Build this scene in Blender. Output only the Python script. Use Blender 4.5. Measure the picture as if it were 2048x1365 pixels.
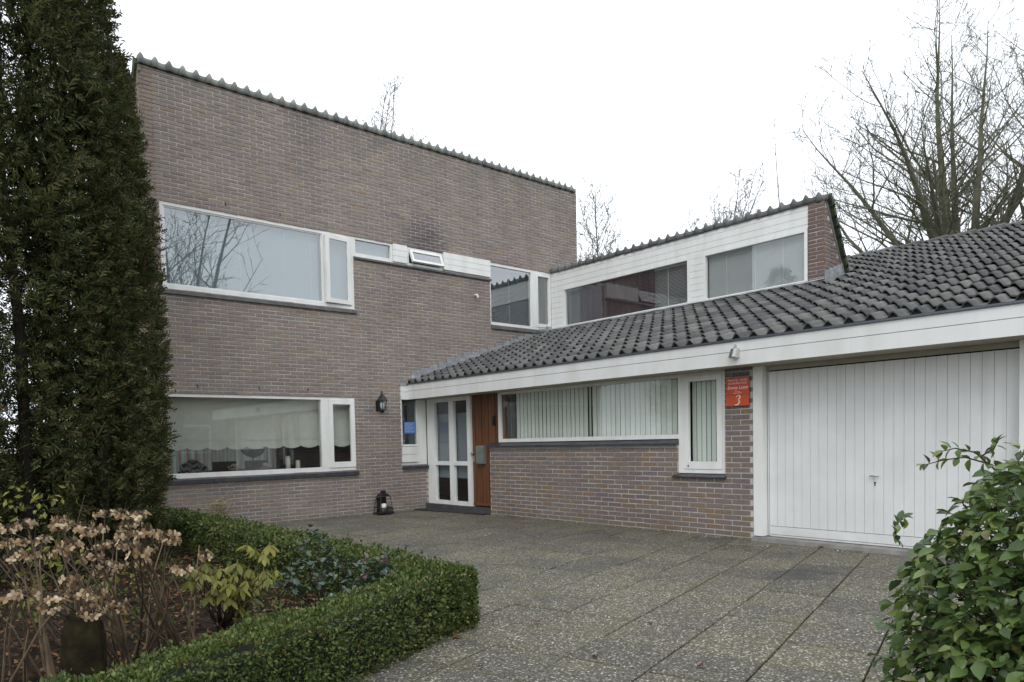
import bpy, bmesh, math, random
from mathutils import Vector, Matrix
random.seed(7)
for o in list(bpy.data.objects): bpy.data.objects.remove(o)
SC = bpy.context.scene
COL = SC.collection
R = math.radians

# ------------------------------------------------------------------ camera
F_PX, PX0, PY0 = 1430.62, 919.74, 940.81          # focal length and principal point in 2048x1365 pixels
CAM = Vector((-8.192, -11.430, 1.314))
RT = Vector((0.77553, -0.63088, -0.02334)); UP = Vector((0.04321, 0.01615, 0.99894)); FW = Vector((0.62983, 0.77571, -0.03979))
cd = bpy.data.cameras.new('camera'); cam = bpy.data.objects.new('camera', cd); COL.objects.link(cam)
M = Matrix(((RT.x, UP.x, -FW.x, CAM.x), (RT.y, UP.y, -FW.y, CAM.y), (RT.z, UP.z, -FW.z, CAM.z), (0, 0, 0, 1)))
cam.matrix_world = M
cd.sensor_width = 36; cd.lens = F_PX / 2048 * 36
cd.shift_x = (1024 - PX0) / 2048; cd.shift_y = (PY0 - 682.5) / 2048
cd.clip_start = 0.05; cd.clip_end = 3000
SC.camera = cam
def at(px, py, depth):
    """point of the place that lies at this depth (m) along the line of sight measured in the photograph"""
    return CAM + (FW + RT * ((px - PX0) / F_PX) - UP * ((py - PY0) / F_PX)) * depth
def pix(v):
    d = Vector(v) - CAM; w = d.dot(FW)
    return (PX0 + F_PX * d.dot(RT) / w, PY0 - F_PX * d.dot(UP) / w, w)

# ------------------------------------------------------------------ sky, sun, exposure
SUN_EL, SUN_AZ = R(42), R(225)
wd = bpy.data.worlds.new('World'); SC.world = wd; wd.use_nodes = True
nt = wd.node_tree; nt.nodes.clear()
sky = nt.nodes.new('ShaderNodeTexSky'); sky.sky_type = 'NISHITA'; sky.sun_disc = False
sky.sun_elevation = SUN_EL; sky.sun_rotation = SUN_AZ; sky.air_density = 1.0; sky.dust_density = 6.0; sky.ozone_density = 1.0
hs = nt.nodes.new('ShaderNodeHueSaturation'); hs.inputs['Saturation'].default_value = 0.12; hs.inputs['Value'].default_value = 0.05
cl = nt.nodes.new('ShaderNodeMixRGB'); cl.blend_type = 'MIX'; cl.inputs[0].default_value = 0.80     # closed cloud cover over the clear sky
cl.inputs[2].default_value = (1.20, 1.27, 1.36, 1)
bg = nt.nodes.new('ShaderNodeBackground'); bg.inputs[1].default_value = 1.0
wo = nt.nodes.new('ShaderNodeOutputWorld')
nt.links.new(sky.outputs[0], hs.inputs['Color']); nt.links.new(hs.outputs[0], cl.inputs[1])
nt.links.new(cl.outputs[0], bg.inputs[0]); nt.links.new(bg.outputs[0], wo.inputs[0])
sl = bpy.data.lights.new('sun', 'SUN'); sl.energy = 0.6; sl.angle = R(25); sl.color = (1, 0.98, 0.95)
so = bpy.data.objects.new('sun', sl); COL.objects.link(so); so.location = (-20, -30, 40)
sd = Vector((math.sin(SUN_AZ) * math.cos(SUN_EL), math.cos(SUN_AZ) * math.cos(SUN_EL), math.sin(SUN_EL)))
so.rotation_euler = sd.to_track_quat('Z', 'Y').to_euler()
SC.view_settings.view_transform = 'Standard'; SC.view_settings.look = 'None'
SC.view_settings.exposure = 0.45; SC.view_settings.gamma = 1.0; SC.view_settings.use_curve_mapping = False
SC.render.engine = 'CYCLES'; SC.cycles.max_bounces = 8; SC.cycles.transparent_max_bounces = 24

# ------------------------------------------------------------------ materials
MATS = {}
class NT:
    def __init__(s, name):
        s.m = bpy.data.materials.new(name); s.m.use_nodes = True; s.t = s.m.node_tree; s.t.nodes.clear()
        s.out = s.t.nodes.new('ShaderNodeOutputMaterial'); MATS[name] = s.m
    def n(s, typ, **kw):
        nd = s.t.nodes.new('ShaderNode' + typ)
        for k, v in kw.items():
            if k.startswith('i_'):
                nm = k[2:].replace('_', ' ')
                sock = nd.inputs[int(nm)] if nm.isdigit() else nd.inputs[nm]
                s.put(sock, v)
            else: setattr(nd, k, v)
        return nd
    def put(s, sock, v):
        if isinstance(v, bpy.types.NodeSocket): s.t.links.new(v, sock)
        elif isinstance(v, bpy.types.Node): s.t.links.new(v.outputs[0], sock)
        else:
            if sock.type == 'RGBA' and len(v) == 3: v = (*v, 1)
            sock.default_value = v
    def math(s, op, a, b=0.0, c=None, clamp=False):
        nd = s.n('Math', operation=op, use_clamp=clamp); s.put(nd.inputs[0], a); s.put(nd.inputs[1], b)
        if c is not None: s.put(nd.inputs[2], c)
        return nd.outputs[0]
    def mix(s, f, a, b, mode='MIX'):
        nd = s.n('MixRGB', blend_type=mode); s.put(nd.inputs[0], f); s.put(nd.inputs[1], a); s.put(nd.inputs[2], b); return nd.outputs[0]
    def ramp(s, f, stops, interp='LINEAR'):
        nd = s.n('ValToRGB'); nd.color_ramp.interpolation = interp; e = nd.color_ramp.elements
        while len(e) < len(stops): e.new(0.5)
        for i, (p, c) in enumerate(stops): e[i].position = p; e[i].color = (*c, 1) if len(c) == 3 else c
        s.put(nd.inputs[0], f); return nd.outputs[0]
    def pos(s): return s.n('NewGeometry').outputs['Position']
    def noise(s, scale, detail=3, vec=None, rough=0.55):
        nd = s.n('TexNoise'); nd.inputs['Scale'].default_value = scale; nd.inputs['Detail'].default_value = detail; nd.inputs['Roughness'].default_value = rough
        s.put(nd.inputs['Vector'], vec if vec is not None else s.pos()); return nd.outputs['Fac']
    def scaled(s, v, sx, sy, sz):
        nd = s.n('Mapping'); s.put(nd.inputs['Vector'], v); nd.inputs['Scale'].default_value = (sx, sy, sz); return nd.outputs[0]
    def rnd(s):
        a = s.n('NewGeometry').outputs['Random Per Island']; b = s.n('ObjectInfo').outputs['Random']
        return s.math('FRACT', s.math('ADD', a, b))
    def bsdf(s, col, rough=0.6, bump=None, bstr=0.3, bdist=0.01, **kw):
        b = s.n('BsdfPrincipled'); s.put(b.inputs['Base Color'], col); s.put(b.inputs['Roughness'], rough)
        for k, v in kw.items(): s.put(b.inputs[k.replace('_', ' ')], v)
        if bump is not None:
            bn = s.n('Bump'); bn.inputs['Strength'].default_value = bstr; bn.inputs['Distance'].default_value = bdist
            s.put(bn.inputs['Height'], bump); s.t.links.new(bn.outputs[0], b.inputs['Normal'])
        s.t.links.new(b.outputs[0], s.out.inputs[0]); return b
def lf(m, f0, f1): # map range 0..1
    pass

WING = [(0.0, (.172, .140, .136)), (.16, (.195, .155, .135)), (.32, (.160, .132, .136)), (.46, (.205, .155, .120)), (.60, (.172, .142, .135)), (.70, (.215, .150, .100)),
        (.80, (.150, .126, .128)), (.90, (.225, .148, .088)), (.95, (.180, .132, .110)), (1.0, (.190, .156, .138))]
def mat_brick(name, warm):
    m = NT(name); r = m.rnd()
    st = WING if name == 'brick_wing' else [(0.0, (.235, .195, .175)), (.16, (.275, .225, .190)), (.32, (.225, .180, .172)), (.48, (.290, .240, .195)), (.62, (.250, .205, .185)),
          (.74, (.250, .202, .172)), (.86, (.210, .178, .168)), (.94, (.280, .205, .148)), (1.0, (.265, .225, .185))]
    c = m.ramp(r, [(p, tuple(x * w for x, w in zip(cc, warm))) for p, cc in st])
    p = m.pos()
    n1 = m.noise(26, 4, p); c = m.mix(.55, c, m.ramp(n1, [(.25, (.62, .60, .58)), (.75, (1.25, 1.22, 1.2))]), 'MULTIPLY')
    n2 = m.noise(1.0, 3, m.scaled(p, .55, .55, .35)); c = m.mix(.75, c, m.ramp(n2, [(.3, (.80, .75, .78)), (.5, (1.0, .98, .97)), (.7, (1.14, 1.14, 1.06))]), 'MULTIPLY')
    # sooty weather stain above the hopper window and rain streaks under the coping
    sep = m.n('SeparateXYZ'); m.put(sep.inputs[0], p)
    dx = m.math('DIVIDE', m.math('SUBTRACT', sep.outputs[0], .35), .55); dz = m.math('DIVIDE', m.math('SUBTRACT', sep.outputs[2], 5.22), .55)
    dd = m.math('SQRT', m.math('ADD', m.math('MULTIPLY', dx, dx), m.math('MULTIPLY', dz, dz)))
    dd = m.math('ADD', dd, m.math('MULTIPLY', m.math('SUBTRACT', m.noise(3.2, 4, p), .5), 1.4))
    c = m.mix(m.math('MULTIPLY', m.math('SUBTRACT', 1.35, dd, clamp=True), .8), c, (.085, .070, .080))
    stk = m.noise(1.0, 4, m.scaled(p, 2.6, 2.6, .22)); stm = m.math('MULTIPLY', m.math('SUBTRACT', stk, .56, clamp=True), 3.0, clamp=True)
    c = m.mix(m.math('MULTIPLY', stm, .5), c, (.12, .105, .105))
    # lichen-dark weathering that runs down unevenly from the coping
    tw = m.math('DIVIDE', m.math('SUBTRACT', sep.outputs[2], 6.05), 1.0); tn_ = m.noise(1.0, 5, m.scaled(p, 1.6, 1.6, .45)); tw = m.math('MULTIPLY', m.math('ADD', tw, m.math('MULTIPLY', m.math('SUBTRACT', tn_, .53), 4.0)), .6, clamp=True)
    c = m.mix(m.math('MULTIPLY', tw, .62), c, (.115, .108, .104))
    gm = m.math('MULTIPLY', m.math('SUBTRACT', .30, m.math('ADD', sep.outputs[2], m.math('MULTIPLY', m.noise(2.4, 3, p), .3)), clamp=True), 2.2, clamp=True)
    c = m.mix(gm, c, (.14, .15, .075))
    m.bsdf(c, .9, bump=m.noise(60, 5, p), bstr=.5, bdist=.004); return m.m
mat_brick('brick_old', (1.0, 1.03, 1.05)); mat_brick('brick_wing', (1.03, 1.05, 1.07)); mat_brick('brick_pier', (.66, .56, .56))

m = NT('mortar'); p = m.pos(); c = m.ramp(m.noise(2.2, 6, p), [(.25, (.32, .30, .28)), (.5, (.47, .44, .415)), (.75, (.60, .57, .54))])
m.bsdf(c, .95, bump=m.noise(90, 3, p), bstr=.5, bdist=.003)

m = NT('white_paint'); p = m.pos(); n1 = m.noise(1.0, 4, m.scaled(p, 5, 5, 1.2)); c = m.ramp(n1, [(.28, (.70, .70, .66)), (.6, (.80, .80, .78))])
c = m.mix(m.math('MULTIPLY', m.math('SUBTRACT', m.noise(14, 5, p), .60, clamp=True), 2.0, clamp=True), c, (.56, .55, .47)); m.bsdf(c, .42, bump=m.noise(140, 3, p), bstr=.06, bdist=.002)
m = NT('fascia_paint'); p = m.pos(); n1 = m.noise(1.0, 4, m.scaled(p, 3, 3, .6)); c = m.ramp(n1, [(.28, (.64, .64, .61)), (.62, (.74, .74, .73))])
stk = m.noise(1.0, 4, m.scaled(p, 7, 7, .3)); c = m.mix(m.math('MULTIPLY', m.math('SUBTRACT', stk, .58, clamp=True), 2.2, clamp=True), c, (.52, .52, .44)); m.bsdf(c, .5, bump=m.noise(100, 3, p), bstr=.05, bdist=.002)
m = NT('door_paint'); p = m.pos(); n1 = m.noise(2.2, 4, p); c = m.ramp(n1, [(.3, (.66, .66, .65)), (.7, (.74, .74, .735))])
c = m.mix(m.math('MULTIPLY', m.math('SUBTRACT', m.noise(1.0, 4, m.scaled(p, 8, 8, .5)), .55, clamp=True), 1.8, clamp=True), c, (.52, .52, .47))
sz_ = m.n('SeparateXYZ'); m.put(sz_.inputs[0], p); gr = m.math('MULTIPLY', m.math('SUBTRACT', .42, m.math('ADD', sz_.outputs[2], m.math('MULTIPLY', m.noise(5, 5, p), .5)), clamp=True), 2.6, clamp=True); c = m.mix(m.math('MULTIPLY', gr, .55), c, (.40, .39, .33))
spk = m.math('MULTIPLY', m.math('SUBTRACT', m.noise(45, 2, p), .72, clamp=True), 8, clamp=True); c = m.mix(m.math('MULTIPLY', spk, .4), c, (.42, .38, .30)); m.bsdf(c, .45, bump=m.noise(1.0, 3, m.scaled(p, 60, 60, 2)), bstr=.05, bdist=.003)
m = NT('soffit_paint'); p = m.pos(); m.bsdf(m.ramp(m.noise(4, 3, p), [(.3, (.34, .31, .26)), (.7, (.42, .39, .33))]), .7)

m = NT('roof_tile'); p = m.pos(); r = m.rnd(); c = m.ramp(r, [(0, (.046, .045, .048)), (.5, (.078, .077, .078)), (1, (.130, .128, .124))])
n1 = m.noise(9, 4, p); c = m.mix(.6, c, m.ramp(n1, [(.25, (.6, .6, .62)), (.75, (1.4, 1.38, 1.3))]), 'MULTIPLY')
lich = m.math('MULTIPLY', m.math('SUBTRACT', m.noise(1.6, 5, p), .50, clamp=True), 3.0, clamp=True); c = m.mix(m.math('MULTIPLY', lich, .55), c, (.105, .105, .072))
spot = m.math('MULTIPLY', m.math('SUBTRACT', m.noise(38, 2, p), .66, clamp=True), 6, clamp=True); c = m.mix(m.math('MULTIPLY', spot, .4), c, (.20, .20, .17))
m.bsdf(c, .62, bump=m.noise(70, 4, p), bstr=.4, bdist=.003)
m = NT('ridge_tile'); p = m.pos(); r = m.rnd(); c = m.ramp(r, [(0, (.17, .18, .175)), (1, (.30, .31, .295))])
n1 = m.noise(14, 5, p); c = m.mix(.6, c, m.ramp(n1, [(.25, (.6, .6, .6)), (.75, (1.35, 1.35, 1.3))]), 'MULTIPLY')
mo = m.math('MULTIPLY', m.math('SUBTRACT', m.noise(5, 4, p), .55, clamp=True), 4, clamp=True); c = m.mix(m.math('MULTIPLY', mo, .6), c, (.17, .19, .07)); m.bsdf(c, .85, bump=n1, bstr=.4, bdist=.004)
m = NT('dormer_tile'); p = m.pos(); r = m.rnd(); c = m.ramp(r, [(0, (.115, .115, .12)), (1, (.19, .19, .192))]); n1 = m.noise(14, 5, p)
c = m.mix(.6, c, m.ramp(n1, [(.25, (.6, .6, .6)), (.75, (1.35, 1.35, 1.3))]), 'MULTIPLY'); m.bsdf(c, .8, bump=n1, bstr=.4, bdist=.004)
m = NT('moss_tile'); p = m.pos(); c = m.ramp(m.noise(12, 4, p), [(.35, (.03, .03, .032)), (.65, (.06, .085, .03))]); m.bsdf(c, .9, bump=m.noise(30, 4, p), bstr=.6, bdist=.01)
m = NT('lead'); p = m.pos(); c = m.ramp(m.noise(7, 4, m.scaled(p, 1, 1, 2)), [(.3, (.22, .235, .26)), (.55, (.34, .36, .38)), (.75, (.52, .53, .54))]); m.bsdf(c, .55, bump=m.noise(16, 4, p), bstr=.5, bdist=.012, Metallic=.25)
m = NT('dark_sill'); p = m.pos(); c = m.ramp(m.noise(9, 4, p), [(.3, (.030, .032, .042)), (.7, (.065, .068, .080))]); m.bsdf(c, .35)
m = NT('weathered_sill'); p = m.pos(); c = m.ramp(m.noise(9, 4, p), [(.3, (.085, .085, .085)), (.7, (.16, .16, .155))]); m.bsdf(c, .7)
m = NT('black_metal'); m.bsdf((.012, .013, .016), .45)
m = NT('dark_gap'); m.bsdf((.012, .012, .013), .9)
m = NT('drip_metal'); m.bsdf((.10, .11, .125), .4, Metallic=.5)
m = NT('steel'); m.bsdf((.55, .55, .54), .3, Metallic=.9)
m = NT('wood_door'); p = m.pos(); w = m.noise(1.0, 6, m.scaled(p, 40, 40, 1.6)); c = m.ramp(w, [(.28, (.068, .026, .010)), (.5, (.135, .054, .021)), (.75, (.19, .082, .034))])
r = m.rnd(); c = m.mix(.5, c, m.ramp(r, [(0, (.75, .72, .7)), (1, (1.2, 1.2, 1.15))]), 'MULTIPLY'); m.bsdf(c, .45, bump=w, bstr=.15, bdist=.003)
m = NT('letterbox_grey'); p = m.pos(); m.bsdf(m.ramp(m.noise(12, 3, p), [(.3, (.145, .165, .150)), (.7, (.18, .20, .185))]), .5)
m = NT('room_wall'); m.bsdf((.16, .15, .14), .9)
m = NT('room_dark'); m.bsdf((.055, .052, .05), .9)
m = NT('blind_white'); m.bsdf((.58, .61, .64), .6)
m = NT('blind_shade'); m.bsdf((.30, .31, .33), .6)
m = NT('blind_cream'); p = m.pos(); m.bsdf(m.ramp(m.noise(1.0, 3, m.scaled(p, 9, 9, 9)), [(.3, (.58, .575, .53)), (.7, (.64, .635, .585))]), .85)
m = NT('slat_green'); m.bsdf(m.ramp(m.rnd(), [(0, (.74, .76, .67)), (1, (.86, .87, .79))]), .7)
m = NT('cord_white'); m.bsdf((.85, .86, .86), .6)
m = NT('curtain'); p = m.pos(); w = m.n('TexWave', wave_type='BANDS', bands_direction='X'); m.put(w.inputs['Vector'], p); w.inputs['Scale'].default_value = 1.7; w.inputs['Distortion'].default_value = 1.2
cc_ = m.ramp(w.outputs['Fac'], [(.1, (.50, .55, .53)), (.45, (.30, .40, .36)), (.7, (.56, .56, .54)), (.92, (.42, .28, .25))]); cb0 = m.bsdf(cc_, .9); ct = m.n('BsdfTranslucent'); m.put(ct.inputs[0], cc_); cm = m.n('MixShader'); cm.inputs[0].default_value = .45
m.t.links.new(cb0.outputs[0], cm.inputs[1]); m.t.links.new(ct.outputs[0], cm.inputs[2]); m.t.links.new(cm.outputs[0], m.out.inputs[0])
m = NT('reflection_grey'); m.bsdf((.20, .22, .24), .9)  # even grey standing in for the reflection in the porch side panes
m = NT('maroon'); m.bsdf((.066, .036, .046), .9)
m = NT('dark_wood'); m.bsdf((.028, .022, .02), .5)
m = NT('candle_wax'); m.bsdf((.78, .76, .66), .5, Subsurface_Weight=.1)
m = NT('terracotta'); m.bsdf((.23, .13, .09), .8)
m = NT('zebra_cloth'); p = m.pos(); w = m.n('TexWave', wave_type='BANDS', bands_direction='DIAGONAL'); m.put(w.inputs['Vector'], p); w.inputs['Scale'].default_value = 9; w.inputs['Distortion'].default_value = 3
m.bsdf(m.ramp(w.outputs['Fac'], [(.45, (.03, .03, .035)), (.55, (.38, .42, .40))]), .9)
m = NT('pink_petal'); m.bsdf(m.ramp(m.rnd(), [(0, (.50, .38, .33)), (1, (.62, .55, .48))]), .8)
m = NT('sign_orange'); p = m.pos(); m.bsdf(m.ramp(m.noise(6, 3, p), [(.3, (.55, .085, .035)), (.7, (.62, .105, .045))]), .35)
m = NT('sign_ink'); m.bsdf((.86, .74, .68), .5)
m = NT('sign_ink_white'); m.bsdf((.88, .86, .84), .5)
m = NT('notice_blue'); m.bsdf((.11, .22, .50), .5)
m = NT('notice_line'); m.bsdf((.42, .52, .72), .5)
m = NT('lamp_glass_pale'); m.bsdf((.55, .60, .62), .15)
m = NT('flood_grey'); p = m.pos(); m.bsdf(m.ramp(m.noise(30, 3, p), [(.3, (.36, .36, .31)), (.7, (.58, .58, .53))]), .5)
m = NT('concrete'); p = m.pos(); m.bsdf(m.ramp(m.noise(6, 5, p), [(.3, (.19, .18, .165)), (.7, (.32, .31, .29))]), .9, bump=m.noise(60, 4, p), bstr=.4, bdist=.005)
m = NT('mat_rubber'); p = m.pos(); m.bsdf(m.ramp(m.noise(30, 3, p), [(.3, (.018, .018, .022)), (.7, (.05, .05, .056))]), .85, bump=m.noise(120, 2, p), bstr=.6, bdist=.004)
m = NT('step_stone'); p = m.pos(); m.bsdf(m.ramp(m.noise(9, 4, p), [(.3, (.045, .042, .045)), (.7, (.085, .08, .082))]), .7)

def glass(name, ior, gain, tint):
    m = NT(name); fr = m.n('Fresnel'); fr.inputs['IOR'].default_value = ior
    bf = m.n('NewGeometry').outputs['Backfacing']
    fac = m.math('MULTIPLY', m.math('MULTIPLY', fr.outputs[0], gain), m.math('SUBTRACT', 1.0, bf), clamp=True)
    tr = m.n('BsdfTransparent'); tr.inputs[0].default_value = (*tint, 1)
    gl = m.n('BsdfGlossy'); gl.inputs['Roughness'].default_value = 0.0; gl.inputs[0].default_value = (.97, .99, 1, 1)
    bn = m.n('Bump'); bn.inputs['Strength'].default_value = .02; bn.inputs['Distance'].default_value = .02; m.put(bn.inputs['Height'], m.noise(1.1, 1)); m.t.links.new(bn.outputs[0], gl.inputs['Normal'])
    mx = m.n('MixShader'); m.put(mx.inputs[0], fac); m.t.links.new(tr.outputs[0], mx.inputs[1]); m.t.links.new(gl.outputs[0], mx.inputs[2]); m.t.links.new(mx.outputs[0], m.out.inputs[0])
glass('window_glass', 1.52, 5.4, (.80, .85, .86))
glass('room_glass', 1.52, 2.4, (.89, .90, .885))
glass('plain_glass', 1.5, 1.5, (.95, .97, .97))

# exposed-aggregate slabs
m = NT('aggregate'); p = m.pos()
v = m.n('TexVoronoi'); m.put(v.inputs['Vector'], p); v.inputs['Scale'].default_value = 82
sp = m.n('SeparateColor'); m.put(sp.inputs[0], v.outputs['Color'])
peb = m.ramp(sp.outputs[0], [(0, (.050, .047, .045)), (.25, (.115, .108, .095)), (.5, (.165, .152, .125)), (.72, (.225, .208, .168)), (.9, (.40, .38, .33)), (1, (.76, .74, .68))])
edge = m.math('GREATER_THAN', v.outputs['Distance'], .48); c = m.mix(m.math('MULTIPLY', edge, .65), peb, (.055, .053, .048))
big = m.noise(.55, 4, p); c = m.mix(.55, c, m.ramp(big, [(.3, (.64, .64, .63)), (.7, (1.10, 1.05, .90))]), 'MULTIPLY')
mid = m.noise(2.6, 5, p); mm = m.math('MULTIPLY', m.math('SUBTRACT', mid, .50, clamp=True), 3.0, clamp=True); c = m.mix(m.math('MULTIPLY', mm, .42), c, (.165, .15, .06))
tc = m.n('TexCoord').outputs['Object']; sx = m.n('SeparateXYZ'); m.put(sx.inputs[0], tc)
ed = m.math('MAXIMUM', m.math('ABSOLUTE', sx.outputs[0]), m.math('ABSOLUTE', sx.outputs[1]))
jm = m.math('MULTIPLY', m.math('SUBTRACT', m.math('ADD', ed, m.math('MULTIPLY', m.noise(7, 3, p), .10)), .255, clamp=True), 18, clamp=True)
jm = m.math('MULTIPLY', jm, m.math('MULTIPLY', m.math('SUBTRACT', m.noise(.8, 3, p), .42, clamp=True), 4, clamp=True)); c = m.mix(m.math('MULTIPLY', jm, .40), c, (.125, .118, .045))
so_ = m.n('SeparateXYZ'); m.put(so_.inputs[0], p)
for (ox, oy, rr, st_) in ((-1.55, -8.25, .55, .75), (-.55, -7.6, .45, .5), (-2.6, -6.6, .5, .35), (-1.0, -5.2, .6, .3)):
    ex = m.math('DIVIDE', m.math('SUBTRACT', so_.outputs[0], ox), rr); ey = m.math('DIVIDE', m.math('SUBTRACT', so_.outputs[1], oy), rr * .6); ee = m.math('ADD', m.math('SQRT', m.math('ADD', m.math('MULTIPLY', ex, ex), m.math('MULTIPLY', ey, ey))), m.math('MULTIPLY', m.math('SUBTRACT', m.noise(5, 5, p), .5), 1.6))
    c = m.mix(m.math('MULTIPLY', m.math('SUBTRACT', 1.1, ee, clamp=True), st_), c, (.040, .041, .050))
c = m.mix(1.0, c, (.92, .91, .87), 'MULTIPLY'); oi = m.n('ObjectInfo').outputs['Random']; c = m.mix(.95, c, m.ramp(oi, [(0, (.78, .78, .80)), (.5, (1, .99, .97)), (1, (1.16, 1.14, 1.06))]), 'MULTIPLY')
st = m.noise(1.3, 4, m.scaled(p, 1, 1.7, 1)); sm = m.math('MULTIPLY', m.math('SUBTRACT', st, .60, clamp=True), 6, clamp=True); c = m.mix(m.math('MULTIPLY', sm, .5), c, (.035, .036, .042))
h = m.math('SUBTRACT', 1.0, v.outputs['Distance']); m.bsdf(c, .75, bump=h, bstr=.6, bdist=.006)
m = NT('soil'); p = m.pos(); c = m.ramp(m.noise(14, 6, p), [(.3, (.012, .009, .007)), (.55, (.030, .021, .015)), (.75, (.055, .036, .023))]); m.bsdf(c, 1.0, bump=m.noise(24, 6, p), bstr=1, bdist=.03, Specular_IOR_Level=.1)
m = NT('joint_earth'); p = m.pos(); c = m.ramp(m.noise(10, 4, p), [(.35, (.022, .018, .014)), (.6, (.05, .045, .025)), (.75, (.085, .085, .03))]); m.bsdf(c, .95)
m = NT('lawn'); p = m.pos(); c = m.ramp(m.noise(3, 5, p), [(.3, (.035, .05, .018)), (.7, (.075, .095, .035))]); m.bsdf(c, .95, bump=m.noise(40, 4, p), bstr=.8, bdist=.03)

def leafmat(name, stops, rough=.5, trans=.25, spec=.5):
    m = NT(name); r = m.rnd(); c = m.ramp(r, stops); p = m.pos()
    c = m.mix(.35, c, m.ramp(m.noise(3.0, 3, p), [(.3, (.7, .7, .7)), (.7, (1.3, 1.3, 1.25))]), 'MULTIPLY')
    b = m.n('BsdfPrincipled'); m.put(b.inputs['Base Color'], c); b.inputs['Roughness'].default_value = rough; b.inputs['Specular IOR Level'].default_value = spec
    t = m.n('BsdfTranslucent'); m.put(t.inputs[0], c); mx = m.n('MixShader'); mx.inputs[0].default_value = trans
    m.t.links.new(b.outputs[0], mx.inputs[1]); m.t.links.new(t.outputs[0], mx.inputs[2]); m.t.links.new(mx.outputs[0], m.out.inputs[0])
leafmat('cypress', [(0, (.020, .027, .013)), (.3, (.042, .054, .020)), (.6, (.074, .088, .031)), (.85, (.118, .125, .045)), (.95, (.13, .098, .042)), (1, (.11, .062, .032))], .75, .25, .2)
leafmat('box_leaf', [(0, (.030, .052, .013)), (.4, (.066, .100, .024)), (.72, (.115, .150, .036)), (.95, (.19, .205, .06)), (1, (.20, .13, .055))], .5, .2, .35)
leafmat('bush_leaf', [(0, (.042, .080, .024)), (.4, (.092, .150, .040)), (.8, (.150, .215, .060)), (.96, (.22, .27, .08)), (1, (.20, .17, .06))], .33, .28, .5)
leafmat('rhodo_leaf', [(0, (.105, .118, .018)), (.5, (.175, .180, .032)), (1, (.26, .245, .05))], .45, .3, .4)
leafmat('holly_leaf', [(0, (.020, .045, .024)), (.6, (.045, .080, .045)), (.85, (.075, .105, .080)), (1, (.115, .060, .055))], .28, .1, .6)
leafmat('petal_tan', [(0, (.115, .070, .038)), (.3, (.25, .165, .095)), (.65, (.40, .295, .185)), (1, (.62, .51, .36))], .8, .3, .1)
leafmat('dead_leaf', [(0, (.045, .026, .016)), (.45, (.095, .050, .026)), (.8, (.16, .075, .032)), (1, (.26, .155, .085))], .8, .1, .2)
leafmat('weed_leaf', [(0, (.04, .07, .018)), (1, (.10, .14, .035))], .6, .25, .3)
m = NT('stem_tan'); p = m.pos(); m.bsdf(m.ramp(m.noise(9, 4, p), [(.3, (.075, .050, .028)), (.7, (.19, .135, .08))]), .85)
m = NT('stem_dark'); p = m.pos(); m.bsdf(m.ramp(m.noise(20, 4, p), [(.3, (.03, .02, .014)), (.7, (.085, .055, .036))]), .85)
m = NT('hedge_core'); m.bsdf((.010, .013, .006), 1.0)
m = NT('bark_cypress'); m.bsdf((.022, .017, .013), .95)
m = NT('bark_grey'); p = m.pos(); c = m.ramp(m.noise(3, 5, p), [(.3, (.095, .084, .072)), (.55, (.13, .13, .082)), (.75, (.18, .172, .135))]); m.bsdf(c, .9)
m = NT('bark_pale'); p = m.pos(); c = m.ramp(m.noise(3, 5, p), [(.3, (.12, .105, .09)), (.75, (.20, .185, .15))]); m.bsdf(c, .9)
m = NT('stump_moss'); p = m.pos(); c = m.ramp(m.noise(9, 5, p), [(.3, (.010, .008, .006)), (.55, (.022, .018, .010)), (.75, (.034, .036, .012))]); m.bsdf(c, 1.0, Specular_IOR_Level=.05, bump=m.noise(14, 5, p), bstr=.8, bdist=.02)
m = NT('dry_shrub'); m.bsdf(m.ramp(m.rnd(), [(0, (.20, .17, .07)), (1, (.42, .36, .18))]), .9)
m = NT('far_roof'); p = m.pos(); m.bsdf(m.ramp(m.noise(4, 4, p), [(.3, (.20, .085, .055)), (.7, (.30, .14, .09))]), .8)

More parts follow.
